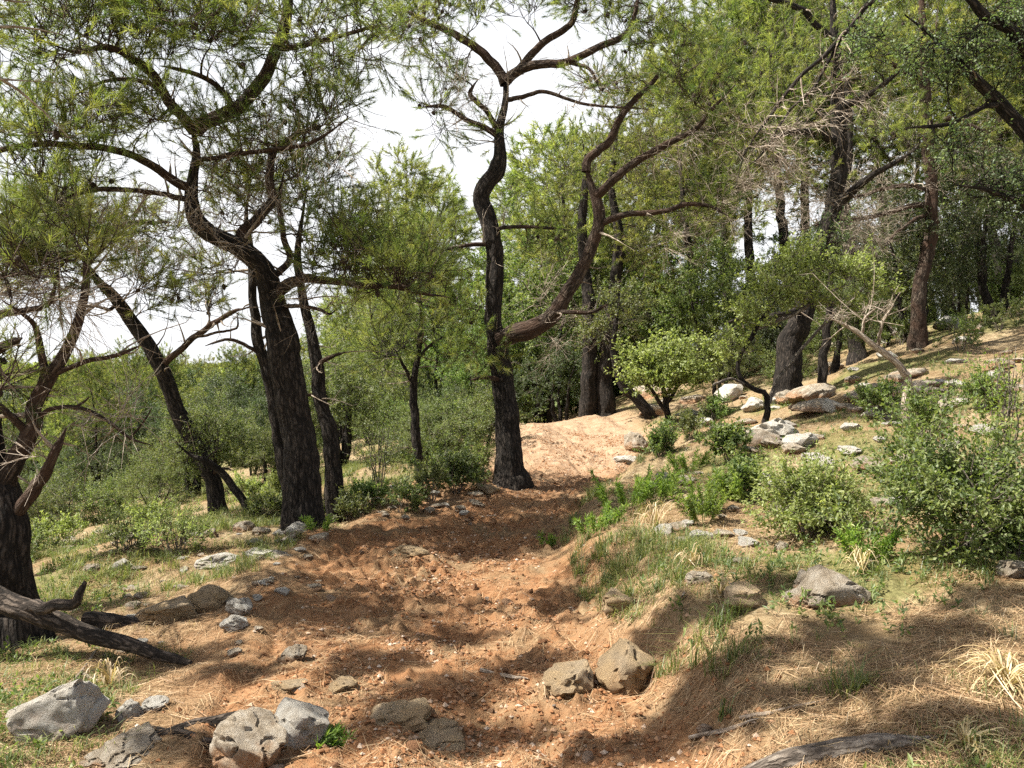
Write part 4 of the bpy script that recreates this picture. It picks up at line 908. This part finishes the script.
# unseen pines added beside and behind the viewpoint: crown clumps shaped to shade the path
def shade_pine(x, y, H, spots, seed, label):
    rs = np.random.RandomState(seed); g = np.array([x, y, gz(x, y)])
    root = thing('pine_tree', g, label, 'pine tree'); mb = MB(); t = np.linspace(0, 1, 9)[:, None]
    P = g + np.hstack([.5 * np.sin(t * 3 + seed), .4 * np.sin(t * 4), t * H]) - np.array([.5 * math.sin(seed), 0, .3])
    Pr, Rr = tube(mb, P, .2 * (1 - .85 * t[:, 0]), 24, .06, .2, seed)
    link('trunk', mb.mesh('trunk', [M['bark']], True, g), root)
    tg = []
    for px, py, rx, ry, h in spots:  # each foliage clump sits sunward of a wanted patch of ground shade
        q = G(px, py); c = q + dirs * (h / dirs[2]); sx_ = rx / F * q[1]; n = int(7 + 40 * sx_)
        v = nrm(rs.randn(n, 3)) * rs.rand(n, 1) ** .5
        sy_ = abs(G(px, py - ry)[1] - G(px, py + ry)[1]) * .5
        tg.append(c + v * np.array([sx_, min(sy_, 1.0), .3]))
    SP, SR, SD = skel_of([(Pr, Rr)]); ks = [k for k in range(len(SP)) if SP[k][2] > g[2] + H * .45]
    BP, BR = grow([SP[k] for k in ks], [SR[k] for k in ks], [SD[k] for k in ks], np.concatenate(tg), rs, r0=.012, k=.012, wig=.2)
    mb = MB(); batch_tubes(mb, BP, BR, 5, 1); TP, TR = twigs(BP, BR, rs, 5, .16, .75, .1); batch_tubes(mb, TP, TR, 3, 1)
    A = nrm(TP[:, -1] - TP[:, -2]); needles(mb, TP[:, -1], A, 34, .14, .012, .7, .18, 0, rs); needles(mb, TP[:, 2], A, 16, .12, .012, .7, .12, 0, rs)
    link('crown', mb.mesh('crown', [M['needle'], M['bark_red']], False, g), root)
shade_pine(-6.6, 5.8, 8, [(165, 660, 40, 10, 6), (240, 672, 20, 6, 6), (432, 690, 32, 8, 6), (372, 664, 16, 4, 6), (325, 612, 26, 4, 6.5), (110, 606, 30, 5, 6), (20, 640, 26, 8, 6), (550, 604, 14, 12, 6.5), (205, 735, 18, 4, 6), (400, 724, 24, 6, 6), (440, 640, 22, 3, 6.5), (520, 668, 16, 6, 6)], 971, 'unseen pine added left of the viewpoint to shade the path')
shade_pine(-2.9, -1.4, 6.5, [(735, 672, 18, 12, 4.6), (690, 728, 18, 8, 4.5), (860, 690, 26, 5, 4.6), (935, 636, 22, 6, 4.8), (620, 752, 22, 6, 4.4), (785, 586, 18, 4, 5), (960, 736, 16, 7, 4.5), (480, 744, 18, 6, 4.5), (812, 640, 16, 6, 4.8), (705, 690, 16, 10, 4.6), (760, 700, 14, 6, 4.6), (895, 738, 18, 6, 4.5), (1005, 600, 18, 6, 5), (700, 612, 14, 6, 5), (650, 640, 12, 5, 4.8), (900, 664, 16, 5, 4.7)], 972, 'unseen pine added behind the viewpoint to shade the near ground')
shade_pine(-6.8, 7.5, 10, [(480, 554, 28, 3, 7), (500, 528, 30, 3, 7.5), (550, 503, 46, 3, 8), (370, 538, 18, 2, 7.5)], 973, 'unseen pine added left of the leaning pine to shade the middle of the path')

# far wooded hillside: one mass
rs = np.random.RandomState(5)
mb = MB()
n = 3600
yy = 112 + 340 * rs.rand(n) ** .8; xx = -30 - 330 * rs.rand(n) + (yy * .2) * rs.rand(n) + 260 * (rs.rand(n) < .25)
zz = terrain(xx, yy, False)
m = 34
v = nrm(rs.randn(n, m, 3)); v[..., 2] = np.abs(v[..., 2]) * 1.2
R_ = (2.0 + 1.6 * rs.rand(n))[:, None, None]
C = np.stack([xx, yy, zz + 1.5], 1)[:, None, :] + v * R_ * (.75 + .35 * rs.rand(n, m, 1))
t1 = nrm(rs.randn(n, m, 3)) * .75; t2 = nrm(np.cross(t1, rs.randn(n, m, 3))) * .6
V = np.stack([C - t1, C - t2, C + t1, C + t2], 2).reshape(-1, 3)
var = np.clip(.5 + .25 * rs.randn(n, 1) + .1 * rs.randn(n, m), 0, 1)
mb.add(V, np.arange(len(V)).reshape(-1, 4), 0, var=np.repeat(var.ravel(), 4))
tag(link('woods', mb.mesh('woods', [M['needle_pale']], False)), 'far wooded hillside across the valley', 'woods', None, 'stuff')

# ================================================================== SHRUBS
def shrub(name, label, px, py, wpx, top, fol, seed, nt=60, lf=(9, .04, .022), per=5, tl=.2, stems=9, upright=.5, group=None, Y=None, r=.006, bark='bark_grey'):
    rs = np.random.RandomState(seed)
    g = G(px, py) if Y is None else np.array([(px - 512) / F * Y, Y, gz((px - 512) / F * Y, Y)])
    Yd = g[1]; hw = wpx / F * Yd * .5; H = (py - top) / F * Yd if Y is None else EYE - (top - 384) / F * Yd - g[2]
    root = thing(name, g, label, 'shrub', group)
    ms = MB(); sk = []
    for s in range(stems):
        a = 2 * pi * s / stems + rs.rand(); t = np.linspace(0, 1, 5); o = hw * (.25 + .5 * rs.rand()) * (1 - upright * .5)
        P = np.stack([math.cos(a) * (.03 + o * t), math.sin(a) * (.03 + o * t), -.06 + H * (.75 + .25 * rs.rand()) * t ** .85], 1); P[1:] += rs.randn(4, 3) * .02
        sk.append(tube(ms, P, r * (1.2 - .8 * t), 6, .08, 0, seed + s))
    link('stems', ms.mesh('stems', [M[bark]], True), root)
    v = nrm(rs.randn(nt, 3)) * rs.rand(nt, 1) ** .4
    lump = 1 + .75 * vn(v[:, 0] * 2.2, v[:, 1] * 2.2, v[:, 2] * 2.2 + seed)
    tg = v * lump[:, None] * np.array([hw, hw, H * .56]) * .85 + np.array([0, 0, H * .48])
    tg[:, 2] = np.maximum(tg[:, 2], .04)
    SP, SR, SD = skel_of(sk)
    BP, BR = grow(SP, SR, SD, tg, rs, r0=.003, k=.004, rtip=.0015)
    mb = MB(); batch_tubes(mb, BP, BR, 4, 1)
    TP, TR = twigs(BP, BR, rs, per, tl, .3, upright, r=.002); batch_tubes(mb, TP, TR, 3, 1)
    A = nrm(TP[:, -1] - TP[:, -2])
    leaves(mb, np.concatenate([TP[:, -1], TP[:, 2], TP[:, 1]]), np.concatenate([A, A, A]), lf[0], lf[1], lf[2], .8, tl * .5, 0, rs)
    link('foliage', mb.mesh('foliage', [M[fol], M[bark]], False), root)
    return root
shrub('bush', 'large leafy green bush spilling down the slope at the right edge', 962, 554, 205, 436, 'bush', 301, 130, (9, .036, .018), 5, .24, 18)
shrub('bush', 'medium yellow green bush with dark stems left of the large bush', 808, 538, 112, 464, 'lime', 302, 80, (9, .036, .016), 5, .22, 16)
shrub('bush', 'tall airy bush above the large bush with loose upright stems', 925, 455, 90, 372, 'bush', 303, 40, (6, .045, .022), 4, .22, 12, .9, Y=8.2)
shrub('bush', 'spindly upright bush at the right edge with thin brown stems', 1005, 455, 75, 340, 'spurge', 304, 36, (5, .045, .016), 3, .22, 16, 1.2, Y=7.6)
shrub('bush', 'low round green bush below the pale slope boulder', 730, 462, 55, 428, 'bush', 305, 36, (8, .05, .028), 4, .16, 8)
shrub('bush', 'small leafy green bush at the foot of the bend pine', 455, 492, 70, 445, 'maquis', 306, 60, (8, .05, .025), 4, .18, 10)
shrub('bush', 'pale tufted bush behind the foot of the bend pine', 478, 482, 46, 444, 'lime', 307, 36, (7, .045, .014), 4, .16, 10)
shrub('bush', 'grey green feathery bush below the leaning pine', 175, 556, 74, 514, 'lime', 308, 26, (7, .04, .011), 4, .2, 14, 1.1)
shrub('bush', 'wide low olive green bush left of the feathery bush', 125, 552, 76, 522, 'maquis', 309, 26, (7, .04, .011), 4, .2, 12, 1.1)
shrub('bush', 'brown twiggy half dead bush in the shade right of the big dark trunk', 378, 492, 60, 420, 'maquis', 310, 30, (3, .04, .02), 4, .25, 14, .5)
for i, (px, py, w, top, f) in enumerate([(60, 548, 60, 520, 'lime'), (20, 560, 60, 528, 'maquis'), (250, 505, 50, 478, 'lime'), (268, 520, 40, 495, 'maquis'), (405, 512, 40, 488, 'maquis'), (370, 506, 36, 486, 'bush'), (350, 520, 30, 500, 'maquis'), (430, 500, 36, 470, 'maquis'), (150, 530, 50, 508, 'lime'), (290, 500, 40, 470, 'lime')]):
    shrub('bush', 'small scrub plant on the shaded bank left of the path', px, py, w, top, f, 330 + i, 26, (7, .045, .018), 4, .15, 8, .8, group='scrub plants on the left bank')
for i, (px, py, w, top, f) in enumerate([(660, 455, 36, 430, 'bush'), (690, 440, 36, 415, 'maquis'), (880, 420, 50, 385, 'bush'), (960, 350, 60, 310, 'bush'), (1000, 330, 60, 300, 'maquis'), (900, 345, 46, 318, 'bush'), (740, 500, 36, 470, 'bush'), (985, 410, 60, 375, 'bush'), (715, 420, 36, 396, 'bush'), (1010, 560, 50, 520, 'bush')]):
    shrub('bush', 'small green bush among the stones of the right slope', px, py, w, top, f, 350 + i, 30, (8, .045, .022), 4, .16, 9, .7, group='bushes on the right slope')
# spurge: upright stems with whorls of narrow leaves
def spurge(px, py, wpx, hpx, seed, label, n=14):
    rs = np.random.RandomState(seed); g = G(px, py); s_ = g[1] / F; H = hpx * s_
    root = thing('spurge_plant', g, label, 'plant', 'spurge plants beside the path')
    ms = MB(); mb = MB()
    for k in range(n):
        a = rs.rand() * 6.28; o = wpx * s_ * .5 * rs.rand() ** .6; h = H * (.55 + .5 * rs.rand()); b = np.array([math.cos(a) * o, math.sin(a) * o, 0]); b[2] = gz(g[0] + b[0], g[1] + b[1]) - g[2] - .02
        tip = b + np.array([math.cos(a) * h * (.15 + .6 * rs.rand()), math.sin(a) * h * (.15 + .6 * rs.rand()), h * (.7 + .3 * rs.rand())])
        P = np.array([b, (b + tip) / 2 + rs.randn(3) * .01 + [0, 0, .1 * h], tip]); tube(ms, P, [.003, .0025, .002], 5, .08, 0, k)
        m = int(h / .016); u = np.linspace(.25, 1, m)[:, None]; C = b + (tip - b) * u
        ax = np.repeat(nrm((tip - b)[None]), m, 0)
        leaves(mb, C, ax, 6, .055, .011, .75, .03, 0, rs, 0)
    link('stems', ms.mesh('stems', [M['spurge']], True), root); link('foliage', mb.mesh('foliage', [M['spurge']], False), root)
for i, a in enumerate([(628, 508, 46, 40, 'bright spurge clump leaning over the right edge of the path'), (600, 528, 34, 26, 'low spurge clump on the rim nearest the path tracks'), (703, 520, 24, 52, 'tall spurge with pale tips right of the path'), (655, 498, 30, 30, 'spurge clump behind the bright one on the right bank'), (545, 545, 16, 16, 'tiny spurge sprout alone at the path edge'), (740, 500, 30, 34, 'spurge on the slope just left of the medium bush'), (690, 470, 26, 24, 'small spurge among slope stones'), (320, 530, 20, 18, 'yellow green sprout at the foot of the big dark trunk'), (870, 560, 30, 40, 'leafy weed below the large bush'), (320, 745, 40, 18, 'dark green weed growing by the front boulders')]):
    spurge(a[0], a[1], a[2], a[3], 400 + i, a[4], 16 if a[2] > 22 else 6)

# ================================================================== ROCKS
def rock_mesh(seed, sub=4, flat=.7, cuts=7, rough=.16):
    rs = np.random.RandomState(seed)
    bm = bmesh.new(); bmesh.ops.create_icosphere(bm, subdivisions=sub, radius=1)
    V = np.array([v.co[:] for v in bm.verts]); Fc = np.array([[v.index for v in f.verts] for f in bm.faces]); bm.free()
    o = rs.rand(3) * 20
    V = V * (1 + .28 * vn(V[:, 0] * 1.1 + o[0], V[:, 1] * 1.1 + o[1], V[:, 2] * 1.1 + o[2]))[:, None]
    for k in range(cuts + 4):
        nn = nrm(rs.randn(3)); c = .42 + .36 * rs.rand()
        d = V @ nn - c; V = V - np.where(d > 0, d * .88, 0)[:, None] * nn
    f = fbm(V[:, 0] * 2.4 + o[1], V[:, 1] * 2.4 + o[2], V[:, 2] * 2.4 + o[0], o=4)
    cr = np.abs(vn(V[:, 0] * 2.0 + o[2], V[:, 1] * 2.0, V[:, 2] * 3 + o[0], seed=5))
    V = V * (1 + rough * .6 * f - rough * 1.2 * np.maximum(0, .12 - cr) / .12)[:, None]
    V[:, 2] *= flat
    soil = 1 - sst(-.2, .22, V[:, 2] / flat + .3 * f)
    mb = MB(); mb.add(V, Fc, 0, soil=soil)
    me = mb.mesh('rock', [M['rock_tan' if seed in (504, 505, 515, 516, 518, 520, 531, 532, 533, 534, 535, 512) else 'rock_pale' if seed in (501, 503, 506, 507, 508, 509, 513, 514, 523, 524, 527, 528, 530, 600, 603, 606) else 'rock']], True)
    me.set_sharp_from_angle(angle=math.radians(24))
    return me
def rock(label, px, py, wpx, hpx, seed, sink=.35, flat=.7, cuts=7, rz=None, rough=.16, depth=1.0, name='rock', cat='rock', group=None, tilt=(0, 0), mesh=None):
    g = G(px, py); s_ = g[1] / F
    hw = wpx * s_ * .5; hh = hpx * s_ * .85
    me = mesh or rock_mesh(seed, 5 if wpx > 70 else 4, flat, cuts, rough)
    o = link(name, me, None, (g[0], g[1] + hw * depth * .5, g[2] + hh * (.5 - sink * .75)))
    o.scale = (hw * 1.12, hw * depth * 1.12, hh * .5 / flat * (1 + sink) * 1.1)
    rs = np.random.RandomState(seed + 5)
    o.rotation_euler = (tilt[0], tilt[1], rs.rand() * 6.28 if rz is None else rz)
    if abs(depth - 1) > .01 or rz is not None: o.rotation_euler[2] = rz or 0
    return tag(o, label, cat, group)
rock('angular white limestone block at the lower left', 60, 742, 100, 76, 501, .2, .8, 10, rz=.3, rough=.1)
rock('grey pitted boulder at the bottom edge left of the path', 250, 775, 80, 66, 502, .15, .8, 5, rz=1.)
rock('rounded pale boulder just behind the grey pitted boulder', 290, 742, 68, 48, 503, .25, .75, 4, rz=2.)
rock('tan boulder with a dark hollow on the right edge of the path', 628, 686, 66, 60, 504, .25, .8, 7, rz=.9)
rock('smaller brown stone left of the hollow boulder', 568, 690, 52, 34, 505, .4, .7, 6, rz=2.4)
rock('white topped stone on the left bank with a dark underside', 236, 632, 30, 20, 506, .15, .7, 6)
rock('small grey white stone behind the white topped stone', 238, 616, 28, 20, 507, .2, .7, 6)
rock('flat white slab under the leaning pine', 215, 568, 44, 16, 508, .3, .6, 8)
rock('bright white slab beside the thin leaning stem', 262, 560, 40, 13, 509, .3, .6, 8)
rock('grey stone at the foot of the leaning pine', 240, 532, 22, 14, 510, .2, .7, 6)
rock('grey flat stone alone on the shaded left part of the path', 292, 662, 34, 22, 511, .3, .65, 6)
rock('low pale stone in front of the flat grey stone', 288, 690, 30, 10, 512, .5, .6, 6)
rock('pinkish white stone right of the angular white block', 128, 722, 26, 28, 513, .2, .8, 7)
rock('small oval white stone beside the pinkish white stone', 152, 712, 26, 16, 514, .2, .7, 3)
rock('brown earthy rock behind the second log', 165, 622, 60, 26, 515, .3, .6, 5)
rock('brown rounded rock behind the left log', 205, 612, 44, 24, 516, .3, .6, 5)
rock('long grey boulder half buried on the right bank', 830, 606, 100, 48, 517, .45, .6, 5, rz=.35, depth=.6)
rock('tan rock half buried left of the long grey boulder', 750, 608, 50, 32, 518, .4, .6, 6)
rock('pale buried rock on the rim of the right bank', 697, 585, 34, 20, 519, .4, .6, 6)
rock('pale rounded rock below the rim with dry leaves over it', 622, 612, 46, 24, 520, .4, .6, 5)
rock('small blue grey stone under the medium bush', 743, 566, 22, 12, 521, .2, .7, 5)
rock('dark grey stone beside the blue grey stone', 782, 552, 16, 12, 522, .2, .7, 5)
rock('broad pale boulder on the slope below the pines', 780, 440, 66, 26, 523, .3, .6, 8, rz=.4)
rock('bright white small boulder on the upper slope', 836, 412, 22, 18, 524, .2, .8, 8)
rock('flat rock shelf under the thick leaning pine', 798, 402, 40, 15, 525, .3, .6, 8)
rock('grey boulder in shade at the right of the path top', 636, 452, 30, 24, 526, .2, .8, 6)
rock('white flat stone at the right edge of the path top', 628, 463, 24, 11, 527, .2, .6, 8)
rock('white upright stone in the grass right of the path', 664, 485, 17, 16, 528, .2, .8, 7)
rock('smooth grey stone right of the white upright stone', 684, 486, 22, 12, 529, .3, .7, 4)
rock('long pale stone on the upper slope beside the broad boulder', 745, 448, 40, 14, 530, .3, .6, 8)
rock('pale embedded rock in the left front of the path', 395, 722, 70, 22, 531, .75, .5, 6, rz=.2)
rock('pale flat embedded rock at the bottom of the path', 440, 745, 80, 20, 532, .8, .5, 6, rz=1.2)
rock('brown buried stone at the left path edge', 340, 690, 40, 16, 533, .6, .6, 6)
rock('reddish rock at the left foot of the bend pine', 490, 494, 24, 15, 534, .3, .7, 7)
rock('stone with orange top on the sunny part of the path', 408, 556, 34, 12, 535, .5, .6, 6)
rock('grey stone at the right edge beneath the large bush', 1015, 580, 40, 30, 536, .3, .7, 6)
rock('pale rock at the right edge behind the grey stone', 1000, 555, 46, 14, 537, .3, .7, 6)
rock('buried grey lump under the angular white block', 110, 762, 80, 30, 538, .7, .5, 5, rz=.6)
RM = [rock_mesh(600 + k, 3, .7, 7) for k in range(8)]
rs = np.random.RandomState(31)
def many(n, pts, wr, label, group, flat=.55):
    for i in range(n):
        px, py = pts(rs)
        w = rs.uniform(*wr) * (1 if rs.rand() > .2 else 1.6)
        rock(label, px, py, w, w * rs.uniform(.35, .65), 700 + i, .2, .7, name='rock', group=group, mesh=RM[rs.randint(8)])
many(120, lambda r: (r.uniform(640, 1020), 395 + 160 * r.rand() ** 1.3), (10, 32), 'pale limestone rock lying on the right slope', 'rocks on the right slope')
many(50, lambda r: (r.uniform(820, 1023), r.uniform(325, 410)), (10, 26), 'weathered rock high on the right slope under the pines', 'rocks high on the right slope')
many(80, lambda r: (r.uniform(60, 330), 535 + 125 * r.rand() ** 1.6), (6, 19), 'small rock scattered on the left bank below the pines', 'rocks on the left bank')
many(24, lambda r: (r.uniform(350, 480), r.uniform(485, 520)), (6, 14), 'small rock at the left path edge before the bend', 'rocks at the left path edge')
# loose stones of the path: each one by itself
SM = []
for k in range(8):
    rs2 = np.random.RandomState(800 + k)
    me = rock_mesh(800 + k, 2, .7, 6, .1); me.materials.clear(); me.materials.append(M['stone']); SM.append(me)
c = 0
while c < 250:
    Y = 3.2 + 12 * rs.rand() ** 1.5; w_ = np.interp(Y, _ty, _w); xc_ = np.interp(Y, _ty, _xc)
    u = np.clip(rs.randn() * .5 + .22, -1.5, 1.15); x = xc_ + w_ * u
    if abs((x / Y) * F) > 520: continue
    s = .010 + .038 * rs.rand() ** 3.0
    o = link('stone', SM[rs.randint(8)], None, (x, Y, gz(x, Y) + s * .25)); o.scale = (s * rs.uniform(.8, 1.5), s * rs.uniform(.8, 1.4), s)
    o.rotation_euler = (rs.uniform(-.4, .4), rs.uniform(-.4, .4), rs.rand() * 6.28)
    tag(o, 'small loose reddish stone lying on the dirt path', 'stone', 'loose stones on the path'); c += 1

# ================================================================== LOGS, ROOTS, DEAD STICKS
def log(name, label, cat, pts, mat, seed, nseg=26, stubs=(), rough=.12):
    P = np.array([at(*p[:3]) for p in pts]); R = [p[3] * .5 / F * p[2] for p in pts]
    org = P[len(P) // 2]
    root = thing(name, org, label, cat) if stubs else None
    mb = MB(); tube(mb, P, R, nseg, .04, rough, seed, taper=False)
    # a closed butt end
    o = link('log' if stubs else name, mb.mesh(name, [M[mat]], True, org), root, None if stubs else tuple(org))
    if not stubs: tag(o, label, cat)
    for s in stubs:
        mb = MB(); tube(mb, [at(*p[:3]) for p in s], [p[3] * .5 / F * p[2] for p in s], 14, .03, rough, seed + 3, taper=False)
        link('branch_stub', mb.mesh('branch_stub', [M[mat]], True, org), root)
log('fallen_log', 'dark fallen trunk with a broken upright stub lying at the left edge', 'log', [(-70, 574, 5.6, 25), (0, 600, 5.5, 23), (28, 611, 5.45, 22), (71, 628, 5.4, 18), (108, 638, 5.35, 16), (142, 649, 5.3, 13), (168, 657, 5.25, 10), (190, 663, 5.2, 6)], 'darkwood', 901,
    stubs=[[(20, 608, 5.45, 14), (42, 609, 5.35, 13), (62, 608, 5.3, 12), (74, 602, 5.28, 10), (79, 593, 5.28, 8), (84, 583, 5.28, 4)]])
log('fallen_log', 'short dark log lying behind the fallen trunk', 'log', [(88, 622, 6.15, 20), (110, 622, 6.1, 19), (140, 626, 6.05, 17), (172, 628, 6, 14), (207, 625, 5.95, 9)], 'darkwood', 902)
def on_ground(name, label, cat, pts, mat, seed, lift=.3, group=None, nseg=10, rough=.08):
    P = []; R = []
    for px, py, d in pts:
        g = G(px, py); r = d * .5 / F * g[1]; P.append(g + [0, 0, r * lift]); R.append(r)
    P = np.array(P); org = P[len(P) // 2]
    mb = MB(); tube(mb, P, R, nseg, .04, rough, seed)
    return tag(link(name, mb.mesh(name, [M[mat]], True, org), None, tuple(org)), label, cat, group)
on_ground('fallen_log', 'grey log half sunk in dry needles at the bottom right', 'log', [(745, 782, 20), (790, 764, 25), (830, 755, 26), (870, 750, 24), (912, 746, 17), (945, 740, 8)], 'bark_grey', 903, .35, None, 22, .14)
on_ground('tree_root', 'exposed grey root crossing behind the rounded pale boulder', 'root', [(125, 738, 10), (160, 735, 14), (200, 722, 18), (232, 716, 16), (262, 718, 9)], 'darkwood', 911, 0)
on_ground('tree_root', 'lower thin root in front of the angular white block', 'root', [(150, 728, 6), (180, 735, 10), (205, 742, 9), (225, 738, 5)], 'darkwood', 912, 0)
for i, (lab, pts) in enumerate([
    ('long grey stick leaning out of the litter by the left log', [(60, 696, 4), (78, 678, 4), (98, 650, 3)]), ('forked dry stick beside the angular white block', [(84, 676, 3), (98, 682, 3), (115, 672, 2)]), ('stick lying across the right slope near the bottom log', [(740, 722, 5), (775, 714, 4), (830, 702, 3)]),
    ('dark stick at the lower right of the path', [(690, 742, 5), (720, 735, 5), (760, 722, 3)]), ('thin pale stick on the path below the sunny patch', [(480, 672, 4), (505, 678, 4), (528, 682, 3)]), ('pale bark strip under the medium bush', [(842, 540, 6), (858, 535, 6), (872, 533, 4)]),
    ('dead stick propped at the foot of the big dark trunk', [(282, 546, 6), (298, 534, 6), (314, 522, 4)]), ('dry curved stick by the tan half buried rock', [(683, 600, 4), (690, 580, 4), (706, 572, 3)]), ('short thick stick beside the large bush', [(862, 570, 6), (880, 560, 5), (890, 548, 4)])]):
    on_ground('stick', lab, 'stick', pts, 'deadwood', 920 + i, 1.2, None, 7)
# tangle of dry sticks by the log
# pale dry strap leaved plants
def dry_plant(px, py, wpx, hpx, n, seed, label):
    rs = np.random.RandomState(seed); g = G(px, py); s_ = g[1] / F; mb = MB()
    for k in range(n):
        a = rs.rand() * 6.28; l = wpx * s_ * .5 * (.5 + .7 * rs.rand()); h = hpx * s_ * (.3 + .8 * rs.rand()); t = np.linspace(0, 1, 9)
        tw = rs.uniform(-1.3, 1.3)
        aa = a + tw * t
        P = np.stack([np.cos(aa) * l * t, np.sin(aa) * l * t, h * np.sin(t * pi * rs.uniform(.75, 1.05)) * 1.1], 1)
        gx = terrain(P[:, 0] + g[0], P[:, 1] + g[1]) - g[2]; P[:, 2] = np.maximum(P[:, 2], 0) + gx + .004
        W = np.stack([-np.sin(aa), np.cos(aa), .5 * np.sin(t * 5 + k)], 1) * (.0032 * (1 - .8 * t) + .0008)[:, None] * rs.uniform(.5, 1.3)
        V = np.stack([P - W, P + W], 1).reshape(-1, 3); i = np.arange(8)[:, None] * 2
        mb.add(V, i + [[0, 1, 3, 2]], 0, var=np.full(len(V), np.clip(.6 + .3 * rs.randn(), 0, 1)))
    return tag(link('dry_plant', mb.mesh('dry_plant', [M['straw']], True), None, tuple(g)), label, 'dry plant')
dry_plant(1005, 690, 120, 24, 130, 951, 'pale withered strap leaved plant curling at the right edge')
dry_plant(690, 570, 44, 20, 40, 952, 'withered pale leaves hanging over the right bank rim')
dry_plant(655, 530, 60, 22, 70, 953, 'bleached dry grass tuft on the sunny right bank')
dry_plant(720, 596, 50, 18, 40, 954, 'dry curled leaves beside the tan half buried rock')
dry_plant(110, 690, 60, 26, 50, 955, 'tangle of dry stalks between the log and the white block')
dry_plant(860, 575, 60, 26, 40, 956, 'dry stalks drooping over the long grey boulder')
dry_plant(965, 745, 80, 12, 60, 957, 'low dry tuft at the bottom right beside the grey log')

# ================================================================== LIGHT, SKY, CAMERA
import mathutils
sun = bpy.data.lights.new('sun', 'SUN'); sun.energy = 5.0; sun.angle = math.radians(.55); sun.color = (1, .94, .84)
so = link('sun', sun); so.rotation_euler = mathutils.Vector(dirs).to_track_quat('Z', 'Y').to_euler()
W = bpy.data.worlds.new('World'); SC.world = W; W.use_nodes = True
nt = W.node_tree; bg = nt.nodes['Background']
sky = N(nt, 'ShaderNodeTexSky', sky_type='NISHITA', sun_disc=False, sun_elevation=EL, sun_rotation=math.atan2(sx, sy), air_density=1.0, dust_density=4.0, ozone_density=1.0)
tc = N(nt, 'ShaderNodeTexCoord').outputs['Generated']
cl = noise(nt, N(nt, 'ShaderNodeMapping', {'Vector': tc, 'Scale': (1, 1, 2.2)}).outputs[0], 2.2, 6, .6)
zz_ = N(nt, 'ShaderNodeSeparateXYZ', {0: tc}).outputs['Z']
v0 = N(nt, 'ShaderNodeMapRange', {'Value': cl, 'From Min': .36, 'From Max': .56, 'To Min': .8, 'To Max': 1.0}).outputs[0]
v1 = N(nt, 'ShaderNodeMapRange', {'Value': zz_, 'From Min': .36, 'From Max': .62, 'To Min': 1.0, 'To Max': .05}).outputs[0]
veil = N(nt, 'ShaderNodeMath', {0: v0, 1: v1}, operation='MULTIPLY').outputs[0]
nt.links.new(mixc(nt, veil, sky.outputs[0], (9.0, 9.15, 9.4)), bg.inputs['Color']); bg.inputs['Strength'].default_value = .05
cam = bpy.data.cameras.new('camera'); co = link('camera', cam); co.location = (0, 0, EYE); co.rotation_euler = (pi / 2, 0, 0)
cam.sensor_width = 36; cam.lens = 36 * F / 1024; cam.clip_start = .05; cam.clip_end = 2000
SC.camera = co
vs = SC.view_settings; vs.view_transform = 'Standard'; vs.look = 'None'; vs.exposure = 1.5; vs.gamma = 1; vs.use_curve_mapping = False
cy = SC.cycles
cy.max_bounces = 6; cy.diffuse_bounces = 3; cy.transmission_bounces = 3; cy.glossy_bounces = 2; cy.transparent_max_bounces = 4
cy.use_adaptive_sampling = True; cy.adaptive_threshold = .02; cy.use_denoising = False
cy.caustics_reflective = False; cy.caustics_refractive = False
